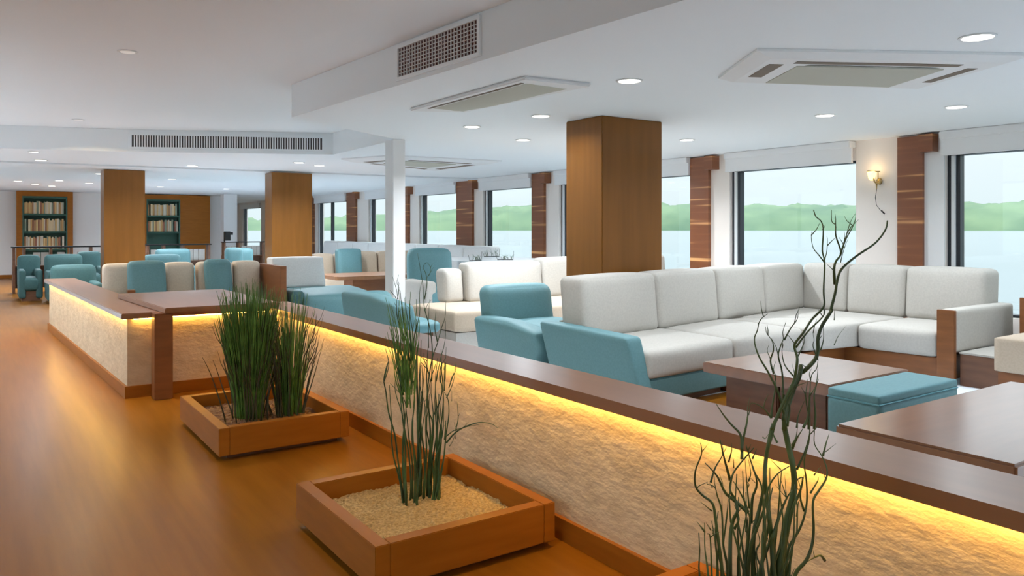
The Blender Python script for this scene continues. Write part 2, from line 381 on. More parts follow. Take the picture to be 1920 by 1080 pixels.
planter(.98, 1.915, 'nearest wooden planter box, only its corner showing at the bottom edge', 'gravel', 1.24, 2.13)

# ------------------------------------------------------------------ plants
def grass_plant():
    t = thing('ornamental_grass', 'dense clump of tall green grass in the farthest planter', 'plant', (1.60, 5.33, .10))
    rr = random.Random(3)
    bb = bmesh.new(); bs = bmesh.new()
    def blade(cx, cy, r0, zt, spread, m, rad, kind):
        a = rr.uniform(0, 6.28); q = math.sqrt(rr.random())*r0
        x, y = cx+q*math.cos(a), cy+q*math.sin(a)
        L = zt*(.62+.38*rr.random()**.8)*(1-.10*q/r0)
        ox = (x-cx)*spread+rr.gauss(0, .022); oy = (y-cy)*spread+rr.gauss(0, .022)
        n = 7; pts = []; rs = []
        p1, am = rr.uniform(0, 6.28), rr.uniform(.002, .010)
        for i in range(n+1):
            s = i/n
            pts.append((x+ox*s**1.4+am*math.sin(p1+s*6), y+oy*s**1.4+am*math.cos(p1+s*5), L*s*(1-.04*s)-.01))
            rs.append(rad*(1-.85*s**2)+.0006)
        tube(m, pts, rs, 4)
        return pts
    for i in range(560): blade(-.10, .03, .090, 1.04, 1.25, bb, .0034, 0)
    for i in range(120): blade(.15, -.03, .085, .99, 1.0, bb, .0034, 0)
    for i in range(46):
        p = blade(.15, -.04, .12, .70, 1.0, bs, .0048, 1)
    for i in range(26):
        blade(-.12, -.02, .15, .62, .9, bs, .0046, 1)
    # short shoots forking off the stems on the outside
    for i in range(150):
        a = rr.uniform(0, 6.28); c = (-.10, .03) if rr.random() < .55 else (.16, -.03)
        r = rr.uniform(.10, .19); z0 = rr.uniform(.25, .62); x, y = c[0]+r*math.cos(a), c[1]+r*math.sin(a)
        k = rr.uniform(.02, .07)
        tube(bs, [(x*.93, y*.93, z0-.05), (x, y, z0), (x+k*math.cos(a)*.6, y+k*math.sin(a)*.6, z0+.06), (x+k*math.cos(a), y+k*math.sin(a), z0+.14)], [.003, .003, .0022, .0008], 4)
    link('blades', bb, M['grass'], t)
    link('stems', bs, M['stembrown'], t)
grass_plant()


def smooth_line(pts, k=4):
    """Catmull-Rom through the joints so stems bend softly"""
    P = [Vector(p) for p in pts]; P = [P[0]*2-P[1]]+P+[P[-1]*2-P[-2]]; o = []
    for i in range(1, len(P)-2):
        for j in range(k):
            t = j/k; o.append(.5*((2*P[i])+(P[i+1]-P[i-1])*t+(2*P[i-1]-5*P[i]+4*P[i+1]-P[i+2])*t*t+(3*P[i]-P[i-1]-3*P[i+1]+P[i+2])*t**3))
    return o+[P[-2]]
def branches(bm, data, tipk=.80, rk=1.0, seed=1, fork=0):
    rr = random.Random(seed)
    for b in data:
        pts = smooth_line(b[:-1]); r = b[-1]*rk; n = len(pts)-1
        up = pts[-1].z >= pts[0].z
        rad = [r*(1-tipk*((i/n) if up else 1-(i/n))**.75) for i in range(n+1)]
        tube(bm, pts, rad, 6)
        for _ in range(fork):
            if n > 8:
                k = rr.randint(n//3, n-2); p = pts[k]; d = Vector((rr.gauss(0, .5), rr.gauss(0, .5), 1)).normalized(); l = rr.uniform(.02, .05)
                tube(bm, [p, p+d*l*.5, p+d*l+Vector((rr.gauss(0, .006), rr.gauss(0, .006), 0))], [.0016, .0012, .0005], 4)
TWIG_BRANCHES = [[[0.097,-0.071,0.277],[0.087,-0.066,0.359],[0.09,-0.057,0.437],[0.069,-0.066,0.505],[0.073,-0.055,0.558],[0.056,-0.061,0.62],[0.073,-0.051,0.663],[0.074,-0.06,0.714],[0.085,-0.061,0.749],[0.075,-0.07,0.756],[0.088,-0.075,0.782],[0.098,-0.089,0.824],[0.111,-0.103,0.866],[0.123,-0.107,0.892],[0.119,-0.117,0.934],[0.122,-0.115,0.953],[0.121,-0.108,0.976],[0.119,-0.113,0.991],[0.131,-0.128,1.018],[0.163,-0.133,1.053],[0.171,-0.156,1.08],[0.173,-0.164,1.097],[0.174,-0.161,1.133],[0.171,-0.166,1.209],[0.165,-0.163,1.241],[0.165,-0.166,1.295],[0.172,-0.155,1.32],[0.148,-0.155,1.333],[0.142,-0.152,1.351],0.0075],
[[0.169,-0.167,1.209],[0.158,-0.159,1.227],[0.126,-0.162,1.249],[0.113,-0.165,1.277],[0.124,-0.16,1.297],0.0022],
[[0.157,-0.174,1.213],[0.174,-0.17,1.237],[0.187,-0.164,1.27],[0.2,-0.153,1.28],0.0016],
[[0.156,-0.17,1.297],[0.154,-0.18,1.311],0.0015],
[[0.139,-0.05,0.257],[0.13,-0.051,0.343],[0.139,-0.055,0.404],[0.154,-0.058,0.476],[0.167,-0.068,0.543],[0.174,-0.07,0.588],[0.166,-0.069,0.643],[0.167,-0.056,0.686],[0.16,-0.049,0.735],[0.153,-0.053,0.741],[0.151,-0.055,0.78],[0.17,-0.057,0.816],[0.181,-0.066,0.858],[0.185,-0.078,0.887],[0.192,-0.078,0.914],[0.202,-0.073,0.895],[0.212,-0.087,0.91],[0.229,-0.099,0.934],[0.239,-0.1,0.958],[0.238,-0.101,0.993],[0.249,-0.107,1.028],[0.261,-0.128,1.07],[0.28,-0.113,1.068],[0.283,-0.125,1.118],[0.282,-0.131,1.148],[0.3,-0.129,1.178],[0.313,-0.141,1.2],[0.34,-0.161,1.227],[0.381,-0.181,1.255],[0.408,-0.189,1.279],[0.41,-0.202,1.302],[0.42,-0.2,1.323],0.011],
[[0.291,-0.119,1.143],[0.276,-0.126,1.186],[0.287,-0.125,1.208],[0.31,-0.126,1.232],[0.288,-0.124,1.28],[0.299,-0.116,1.31],[0.303,-0.102,1.321],[0.304,-0.1,1.354],0.0045],
[[0.296,-0.134,1.229],[0.301,-0.139,1.253],[0.346,-0.121,1.275],[0.361,-0.128,1.302],[0.383,-0.125,1.327],[0.396,-0.118,1.345],0.0032],
[[0.288,-0.145,1.246],[0.315,-0.141,1.287],[0.34,-0.137,1.321],[0.384,-0.124,1.344],0.0022],
[[0.271,-0.127,1.184],[0.241,-0.126,1.202],0.0018],
[[0.296,-0.14,1.246],[0.296,-0.146,1.276],[0.285,-0.151,1.295],0.0016],
[[0.303,-0.129,1.204],[0.307,-0.131,1.223],[0.314,-0.137,1.253],[0.349,-0.125,1.275],0.0016],
[[0.28,-0.125,1.073],[0.266,-0.133,1.044],0.0014],
[[0.213,-0.118,0.935],[0.209,-0.116,0.911],[0.203,-0.101,0.877],[0.193,-0.106,0.755],[0.195,-0.101,0.704],[0.187,-0.092,0.653],[0.201,-0.089,0.596],[0.215,-0.082,0.538],[0.203,-0.081,0.49],[0.193,-0.069,0.446],[0.17,-0.056,0.405],[0.166,-0.05,0.354],[0.161,-0.049,0.251],0.0045],
[[0.204,-0.101,0.877],[0.189,-0.107,0.898],[0.201,-0.106,0.911],0.0018],
[[0.215,-0.116,0.935],[0.215,-0.101,0.971],[0.217,-0.103,0.988],[0.217,-0.1,1.008],[0.222,-0.1,1.029],0.0018],
[[0.033,-0.081,0.299],[0.032,-0.072,0.375],[0.036,-0.069,0.409],[0.031,-0.082,0.479],[0.031,-0.075,0.556],[0.019,-0.078,0.611],[-0.006,-0.073,0.654],[-0.005,-0.062,0.679],[-0.021,-0.06,0.721],0.006],
[[0.12,-0.077,0.785],[0.095,-0.076,0.849],[0.068,-0.064,0.906],[0.025,-0.065,0.956],[0.028,-0.048,0.997],[0.023,-0.062,1.026],[0.012,-0.079,1.055],[0.017,-0.099,1.074],0.004],
[[0.001,-0.081,1.046],[0.014,-0.085,1.062],0.0015],
[[0.096,-0.059,0.901],[0.084,-0.058,0.936],[0.074,-0.075,0.969],[0.071,-0.074,0.993],[0.065,-0.06,1.015],[0.052,-0.066,1.034],0.003],
[[0.08,-0.061,0.943],[0.076,-0.054,0.963],[0.076,-0.058,0.981],0.0014],
[[0.089,-0.064,0.902],[0.11,-0.05,0.918],[0.116,-0.052,0.932],0.0018],
[[0.14,-0.059,0.8],[0.129,-0.063,0.898],[0.109,-0.065,0.948],[0.116,-0.068,0.978],[0.134,-0.063,0.993],[0.114,-0.076,1.017],[0.117,-0.084,1.045],0.0032],
[[0.125,-0.072,0.992],[0.143,-0.081,1.026],[0.165,-0.085,1.048],[0.184,-0.075,1.072],0.0026],
[[0.13,-0.098,0.896],[0.13,-0.07,0.923],[0.125,-0.065,0.96],[0.135,-0.062,0.976],0.0026],
[[0.138,-0.096,0.902],[0.168,-0.066,0.925],0.0014],
[[0.15,-0.099,0.949],[0.168,-0.106,0.989],[0.183,-0.093,1.007],0.002],
[[0.153,-0.089,0.971],[0.178,-0.11,1.016],[0.2,-0.141,1.058],[0.224,-0.131,1.075],[0.206,-0.14,1.064],[0.204,-0.144,1.101],0.003],
[[0.251,-0.108,1.028],[0.249,-0.111,0.99],[0.237,-0.11,0.959],0.0022],
[[0.163,-0.1,0.927],[0.183,-0.1,0.915],0.0018],
[[0.32,-0.098,0.965],[0.34,-0.1,0.992],[0.38,-0.099,1.017],0.0014],
[[0.182,-0.052,0.246],[0.2,-0.054,0.318],[0.22,-0.074,0.358],[0.241,-0.079,0.397],[0.247,-0.081,0.447],[0.247,-0.079,0.522],[0.264,-0.087,0.554],[0.284,-0.095,0.583],[0.29,-0.095,0.611],[0.291,-0.078,0.645],[0.274,-0.066,0.679],[0.269,-0.069,0.723],0.0062],
[[0.299,-0.076,0.643],[0.315,-0.076,0.679],[0.338,-0.071,0.701],0.0035],
[[0.302,-0.083,0.657],[0.345,-0.088,0.675],0.0014],
[[0.216,-0.076,0.355],[0.256,-0.073,0.357],[0.293,-0.072,0.356],[0.32,-0.068,0.334],0.0045],
[[0.129,-0.086,0.425],[0.138,-0.086,0.415],[0.131,-0.085,0.351],[0.13,-0.083,0.273],0.005],
[[0.217,-0.091,0.556],[0.24,-0.098,0.587],[0.235,-0.104,0.602],0.0028],
[[0.226,-0.096,0.606],[0.247,-0.103,0.629],0.0022],
[[0.21,-0.076,0.503],[0.199,-0.072,0.538],[0.198,-0.075,0.572],[0.207,-0.078,0.605],0.004],
[[0.187,-0.068,0.489],[0.197,-0.066,0.524],[0.206,-0.067,0.535],0.0028],
[[0.143,-0.047,0.255],[0.149,-0.057,0.403],[0.156,-0.076,0.515],[0.166,-0.092,0.567],[0.163,-0.104,0.612],[0.146,-0.097,0.609],0.007],
[[0.179,-0.074,0.625],[0.193,-0.088,0.672],[0.203,-0.095,0.714],[0.19,-0.109,0.748],0.0035],
[[0.183,-0.057,0.679],[0.171,-0.08,0.715],[0.179,-0.097,0.749],0.004],
[[0.155,-0.075,0.696],[0.166,-0.081,0.72],[0.18,-0.076,0.75],0.003],
[[0.109,-0.1,0.653],[0.071,-0.091,0.637],[0.055,-0.074,0.599],[0.051,-0.063,0.54],[0.042,-0.045,0.48],[0.033,-0.032,0.429],[0.036,-0.02,0.343],[0.043,-0.019,0.271],0.0068],
[[0.071,-0.071,0.446],[0.093,-0.079,0.512],[0.11,-0.09,0.561],[0.129,-0.095,0.583],0.006],
[[0.102,-0.096,0.568],[0.114,-0.068,0.611],0.0022],
[[0.107,-0.092,0.566],[0.124,-0.075,0.619],0.0018],
[[0.111,-0.089,0.564],[0.096,-0.062,0.596],0.0016],
[[0.104,-0.076,0.639],[0.084,-0.057,0.666],0.0018],
[[0.083,-0.081,0.717],[0.082,-0.068,0.738],[0.094,-0.052,0.766],0.0035],
[[-0.13,-0.029,0.322],[-0.136,-0.029,0.402],[-0.137,-0.02,0.457],[-0.135,-0.016,0.525],0.0045],
[[-0.141,-0.021,0.505],[-0.173,-0.024,0.54],0.0022],
[[-0.102,-0.014,0.309],[-0.109,-0.018,0.391],[-0.118,-0.021,0.484],[-0.138,-0.028,0.501],0.0045],
[[-0.079,-0.012,0.302],[-0.084,-0.016,0.404],[-0.104,-0.026,0.471],[-0.103,-0.013,0.522],0.0052],
[[-0.095,-0.003,0.493],[-0.122,-0.011,0.521],0.002],
[[-0.061,-0.01,0.296],[-0.076,-0.025,0.385],[-0.095,-0.028,0.477],[-0.104,-0.026,0.538],[-0.114,-0.025,0.575],[-0.142,-0.014,0.6],[-0.166,-0.013,0.628],[-0.176,-0.022,0.671],[-0.17,-0.034,0.708],[-0.174,-0.042,0.726],[-0.184,-0.047,0.751],0.0058],
[[-0.176,-0.045,0.727],[-0.163,-0.057,0.75],0.0014],
[[-0.109,-0.018,0.552],[-0.169,-0.031,0.593],0.002],
[[-0.047,-0.018,0.295],[-0.049,-0.02,0.388],[-0.064,-0.019,0.451],[-0.065,-0.015,0.538],[-0.09,-0.021,0.589],[-0.096,-0.017,0.612],[-0.119,-0.011,0.623],0.0048],
[[-0.082,0.003,0.602],[-0.11,-0.011,0.625],0.0014],
[[-0.02,-0.005,0.283],[-0.033,-0.016,0.391],[-0.021,-0.008,0.466],[-0.016,-0.013,0.507],[-0.017,-0.028,0.536],[-0.014,-0.016,0.564],[-0.034,-0.017,0.592],[-0.04,-0.027,0.628],[-0.024,-0.028,0.65],[-0.004,-0.052,0.692],[0.001,-0.067,0.713],0.007],
[[-0.029,-0.052,0.684],[-0.012,-0.041,0.723],[-0.005,-0.048,0.771],[0.008,-0.042,0.792],[0.012,-0.042,0.796],[0.014,-0.045,0.813],0.0045],
[[-0.021,-0.046,0.701],[-0.019,-0.04,0.744],[-0.046,-0.032,0.774],[-0.073,-0.03,0.801],[-0.096,-0.032,0.825],[-0.11,-0.036,0.838],0.0045],
[[0.018,-0.035,0.527],[-0.015,-0.016,0.56],[-0.054,-0.018,0.589],[-0.086,-0.021,0.635],[-0.113,-0.029,0.658],[-0.138,-0.021,0.685],0.006],
[[-0.123,-0.027,0.632],[-0.109,-0.03,0.669],[-0.089,-0.038,0.703],[-0.089,-0.036,0.738],0.0032],
[[-0.028,-0.012,0.618],[-0.056,-0.02,0.669],[-0.076,-0.027,0.706],[-0.089,-0.03,0.74],0.0045],
[[-0.03,-0.009,0.666],[-0.048,-0.034,0.707],[-0.05,-0.035,0.727],0.0026],
[[-0.019,-0.017,0.65],[-0.035,-0.03,0.68],0.002],
[[0.017,-0.035,0.527],[0.007,-0.033,0.557],[-0.019,-0.025,0.604],[-0.028,-0.022,0.617],0.004],
[[0.036,-0.025,0.532],[0.023,-0.03,0.577],[0.012,-0.034,0.629],[0.012,-0.029,0.676],0.0032],
[[0.035,-0.023,0.605],[0.031,-0.034,0.633],[0.03,-0.025,0.672],0.0022],
[[0.063,-0.009,0.48],[0.064,-0.013,0.548],[0.062,-0.03,0.598],[0.048,-0.02,0.659],[0.03,-0.018,0.701],0.0052],
[[0.045,-0.028,0.666],[0.06,-0.031,0.693],0.0026],
[[0.036,-0.016,0.272],[0.031,-0.014,0.354],[0.037,-0.02,0.436],[0.034,-0.029,0.501],[0.032,-0.023,0.524],0.0085],
[[0.068,-0.015,0.263],[0.06,-0.019,0.349],[0.057,-0.023,0.453],[0.074,-0.03,0.526],[0.074,-0.043,0.587],[0.076,-0.046,0.661],[0.097,-0.052,0.72],[0.098,-0.066,0.772],0.0088],
[[0.103,-0.007,0.25],[0.095,-0.014,0.338],[0.114,-0.029,0.413],[0.119,-0.035,0.452],[0.092,-0.046,0.535],[0.096,-0.038,0.581],0.0065],
[[0.113,-0.035,0.258],[0.116,-0.038,0.342],[0.119,-0.045,0.406],[0.113,-0.04,0.463],0.01],
[[0.103,-0.067,0.274],[0.113,-0.049,0.346],[0.104,-0.047,0.385],0.01],
[[0.016,-0.031,0.473],[0.044,-0.001,0.49],0.003],
[[0.044,-0.043,0.422],[0.063,-0.039,0.437],[0.07,-0.024,0.467],0.003],
[[0.053,-0.059,0.365],[0.049,-0.04,0.4],[0.081,-0.017,0.417],0.004],
[[-0.056,-0.012,0.455],[-0.049,-0.019,0.524],[-0.048,-0.021,0.572],0.0028],
[[-0.062,-0.018,0.451],[-0.056,-0.021,0.518],[-0.044,-0.02,0.571],0.002],
[[-0.022,-0.022,0.487],[-0.021,-0.036,0.519],[-0.027,-0.026,0.553],0.004],
[[-0.055,-0.007,0.533],[-0.061,-0.012,0.588],0.0018],
[[0.092,-0.055,0.746],[0.077,-0.047,0.722],[0.077,-0.038,0.724],0.0016],
[[0.086,-0.058,0.779],[0.092,-0.058,0.812],[0.102,-0.062,0.873],[0.102,-0.055,0.899],0.0042],
[[0.115,-0.077,0.772],[0.124,-0.079,0.812],[0.137,-0.093,0.861],[0.147,-0.101,0.888],[0.151,-0.104,0.909],0.006],
[[0.126,-0.081,0.755],[0.135,-0.082,0.811],[0.113,-0.078,0.847],[0.111,-0.076,0.888],0.004],
[[0.145,-0.098,0.752],[0.152,-0.098,0.785],[0.168,-0.106,0.825],0.003],
[[0.173,-0.099,0.748],[0.192,-0.101,0.78],[0.188,-0.108,0.837],[0.2,-0.103,0.876],0.004],
[[0.208,-0.109,0.742],[0.208,-0.113,0.784],[0.205,-0.111,0.835],[0.212,-0.114,0.869],[0.208,-0.121,0.912],0.004],
[[0.202,-0.096,0.74],[0.197,-0.098,0.779],[0.188,-0.096,0.835],[0.192,-0.101,0.883],0.0035],
[[0.018,-0.038,0.795],[0.024,-0.041,0.825],[0.063,-0.051,0.808],[0.088,-0.057,0.779],0.0025]]
REED_BRANCHES = [[[-0.082,0.013,-0.01],[-0.091,0.033,0.116],[-0.119,0.04,0.23],[-0.13,0.043,0.328],[-0.129,0.041,0.384],[-0.135,0.045,0.501],[-0.139,0.045,0.571],0.0055],
[[-0.065,0.032,-0.01],[-0.085,0.03,0.101],[-0.098,0.043,0.226],[-0.113,0.044,0.339],[-0.14,0.051,0.439],[-0.152,0.055,0.536],[-0.16,0.06,0.599],[-0.148,0.042,0.676],[-0.164,0.049,0.589],[-0.151,0.029,0.657],[-0.153,0.031,0.698],[-0.163,0.039,0.746],0.0055],
[[-0.036,0.036,-0.01],[-0.041,0.018,0.11],[-0.043,0.038,0.232],[-0.068,0.033,0.363],[-0.084,0.032,0.442],[-0.112,0.037,0.535],[-0.107,0.048,0.602],0.006],
[[-0.025,0.033,-0.01],[-0.03,0.024,0.177],[-0.053,0.017,0.322],[-0.061,0.024,0.426],[-0.081,0.015,0.507],[-0.138,0.038,0.579],0.005],
[[-0.001,0.034,-0.01],[0.001,0.03,0.099],[0.007,0.021,0.171],[0.01,0.018,0.27],[0.01,-0.004,0.373],[0.028,0.007,0.453],[0.0,0.007,0.561],[-0.0,0.013,0.666],0.005],
[[0.022,0.011,-0.01],[0.029,0.009,0.1],[0.033,0.001,0.242],[0.024,-0.008,0.372],[0.034,-0.004,0.524],[0.039,-0.01,0.616],[0.003,-0.002,0.668],0.0065],
[[0.051,0.006,-0.01],[0.051,0.013,0.095],[0.06,0.001,0.238],[0.067,-0.001,0.364],[0.042,0.011,0.457],[0.057,0.009,0.569],[0.076,-0.015,0.662],0.006],
[[0.046,-0.025,-0.01],[0.063,-0.024,0.103],[0.061,-0.035,0.211],[0.096,-0.036,0.311],[0.106,-0.033,0.393],[0.113,-0.021,0.482],0.006],
[[0.057,-0.028,-0.01],[0.074,-0.033,0.089],[0.102,-0.039,0.198],[0.11,-0.048,0.312],[0.128,-0.045,0.414],[0.127,-0.039,0.484],[0.116,-0.023,0.518],0.006],
[[0.1,-0.058,0.301],[0.101,-0.063,0.393],0.006],
[[0.065,-0.035,-0.01],[0.09,-0.054,0.176],[0.102,-0.054,0.244],0.004],
[[0.104,-0.064,0.288],[0.13,-0.091,0.332],[0.166,-0.111,0.359],[0.201,-0.162,0.386],[0.229,-0.194,0.393],[0.26,-0.223,0.386],[0.268,-0.256,0.375],0.0052],
[[0.104,-0.058,0.315],[0.125,-0.084,0.342],[0.136,-0.107,0.355],[0.179,-0.144,0.371],[0.219,-0.185,0.384],0.0032],
[[0.133,-0.099,0.347],[0.141,-0.11,0.404],[0.146,-0.097,0.45],[0.144,-0.094,0.485],0.0032],
[[0.11,-0.083,0.274],[0.126,-0.09,0.304],[0.135,-0.094,0.339],0.0022],
[[0.13,-0.104,0.311],[0.14,-0.096,0.345],0.002],
[[0.161,-0.12,0.362],[0.193,-0.127,0.39],0.0015],
[[0.098,-0.075,0.501],[0.128,-0.066,0.545],[0.15,-0.055,0.583],[0.161,-0.051,0.648],0.0032],
[[0.123,-0.081,0.485],[0.147,-0.04,0.531],0.0016],
[[0.115,-0.067,0.546],[0.143,-0.067,0.614],[0.132,-0.052,0.572],[0.155,-0.06,0.62],[0.158,-0.058,0.65],0.0028],
[[0.063,-0.009,0.409],[0.088,-0.023,0.472],[0.1,-0.03,0.535],[0.093,-0.02,0.605],[0.099,-0.032,0.662],[0.097,-0.015,0.564],[0.096,-0.015,0.632],[0.119,-0.025,0.68],[0.123,-0.028,0.735],0.004],
[[0.105,-0.042,0.529],[0.109,-0.035,0.605],[0.118,-0.033,0.661],[0.114,-0.034,0.571],[0.115,-0.025,0.643],[0.119,-0.031,0.687],0.003],
[[0.045,0.005,0.573],[0.061,-0.002,0.682],[0.081,-0.018,0.756],[0.106,-0.01,0.821],[0.118,-0.026,0.877],[0.127,-0.018,0.956],0.0036],
[[0.07,-0.025,0.575],[0.089,-0.029,0.671],[0.121,-0.021,0.765],[0.121,-0.025,0.858],0.003],
[[0.073,-0.033,0.765],[0.068,-0.016,0.83],[0.069,-0.026,0.911],0.004],
[[0.046,-0.025,0.578],[0.053,-0.019,0.722],[0.035,-0.027,0.834],[0.015,-0.012,0.925],[0.009,-0.01,1.022],[-0.003,-0.008,1.101],[-0.018,-0.004,1.186],0.0036],
[[0.023,0.003,0.966],[0.027,-0.015,1.04],[0.022,-0.012,1.088],[0.009,-0.01,1.119],[0.019,-0.03,1.141],[0.037,-0.035,1.107],[0.02,-0.029,1.071],0.0026],
[[0.036,-0.012,1.076],[0.046,-0.043,1.119],0.0016],
[[0.023,0.003,0.911],[0.024,-0.034,0.95],[0.035,-0.044,0.966],0.002],
[[0.033,-0.018,0.736],[0.027,-0.029,0.883],[0.031,-0.034,0.968],0.0026],
[[-0.052,0.043,0.577],[-0.05,0.032,0.749],[-0.08,0.027,0.812],[-0.105,0.037,0.897],[-0.109,0.034,0.97],[-0.139,0.04,1.013],0.0045],
[[-0.058,0.044,0.772],[-0.087,0.052,0.883],[-0.096,0.042,0.969],[-0.113,0.033,1.03],[-0.124,0.045,1.078],0.003],
[[-0.088,0.064,0.967],[-0.087,0.052,1.022],[-0.102,0.042,1.048],[-0.101,0.024,1.085],0.0024],
[[-0.038,0.03,0.736],[-0.068,0.036,0.859],[-0.079,0.041,0.95],[-0.089,0.035,1.011],0.004],
[[-0.043,0.02,0.677],[-0.048,0.01,0.8],[-0.062,0.022,0.908],[-0.071,0.018,0.981],0.004],
[[-0.023,0.046,0.671],[-0.019,0.04,0.794],[-0.036,0.034,0.881],[-0.034,0.051,0.959],0.004],
[[-0.015,0.049,0.67],[-0.012,0.042,0.781],[-0.007,0.023,0.856],[-0.019,0.007,0.968],0.004],
[[-0.019,0.047,0.695],[-0.021,0.037,0.758],[0.005,0.02,0.892],[0.001,0.013,0.99],[0.011,0.006,1.051],0.0035],
[[-0.044,0.032,0.7],[-0.052,0.041,0.772],[-0.081,0.064,0.796],0.002],
[[-0.063,0.046,0.615],[-0.077,0.033,0.691],[-0.102,0.034,0.729],0.003],
[[-0.064,0.066,0.587],[-0.115,0.037,0.67],0.003],
[[0.036,-0.011,0.613],[0.016,-0.011,0.676],[-0.007,0.01,0.705],0.003],
[[0.03,-0.01,0.674],[0.0,0.012,0.704],0.0025]]
t = thing('twig_plant', 'tall dark green branching twigs in the nearest planter, one branch sweeping right', 'plant', (1.70, 1.40, .10))
bm = bmesh.new(); branches(bm, TWIG_BRANCHES, .82, 1.08, 4, 1)
rr = random.Random(21)
for i in range(22):      # shorter stems filling the foot of the clump
    a = rr.uniform(0, 6.28); q = math.sqrt(rr.random()); x, y = .015+.10*q*math.cos(a), -.03+.08*q*math.sin(a); L_ = rr.uniform(.32, .66)
    pts = wave((x, y, -.01), (x*1.5+rr.gauss(0, .02), y*1.4+rr.gauss(0, .02), L_), .016, 10, rr.random()*999)
    tube(bm, pts, [.0058*(1-.85*k/10)+.0006 for k in range(11)], 6)
link('branches', bm, M['twig'], t, True)
t = thing('reed_plant', 'slender dark reeds with wavy green tips in the middle planter', 'plant', (1.70, 3.24, .10))
bs = bmesh.new(); bt = bmesh.new(); rr = random.Random(11)
branches(bs, REED_BRANCHES, .75, .95, 9, 1)
for i in range(24):      # straight stems filling the clump
    a = rr.uniform(0, 6.28); q = math.sqrt(rr.random()); x, y = .10*q*math.cos(a), .08*q*math.sin(a); L_ = rr.uniform(.42, .78)
    pts = wave((x, y, -.01), (x*1.1+rr.gauss(0, .015), y*1.1+rr.gauss(0, .015), L_), .010, 9, rr.random()*999)
    tube(bs, pts, [.0056*(1-.85*k/9)+.0005 for k in range(10)], 6)
for i in range(46):      # fine green tips of the left-hand tuft
    a = rr.uniform(0, 6.28); k = rr.random()**.5; x0, y0 = -.055+.03*k*math.cos(a), .02+.03*k*math.sin(a)
    e_ = (-.075+.085*k*math.cos(a), .04+.085*k*math.sin(a), rr.uniform(.78, 1.0))
    tube(bt, wave((x0, y0, rr.uniform(.45, .6)), e_, .007, 7, rr.random()*999), [.0034*(1-.85*j/7)+.0005 for j in range(8)], 4)
link('stems', bs, M['reed'], t, True); link('leaf_tips', bt, M['grass'], t)


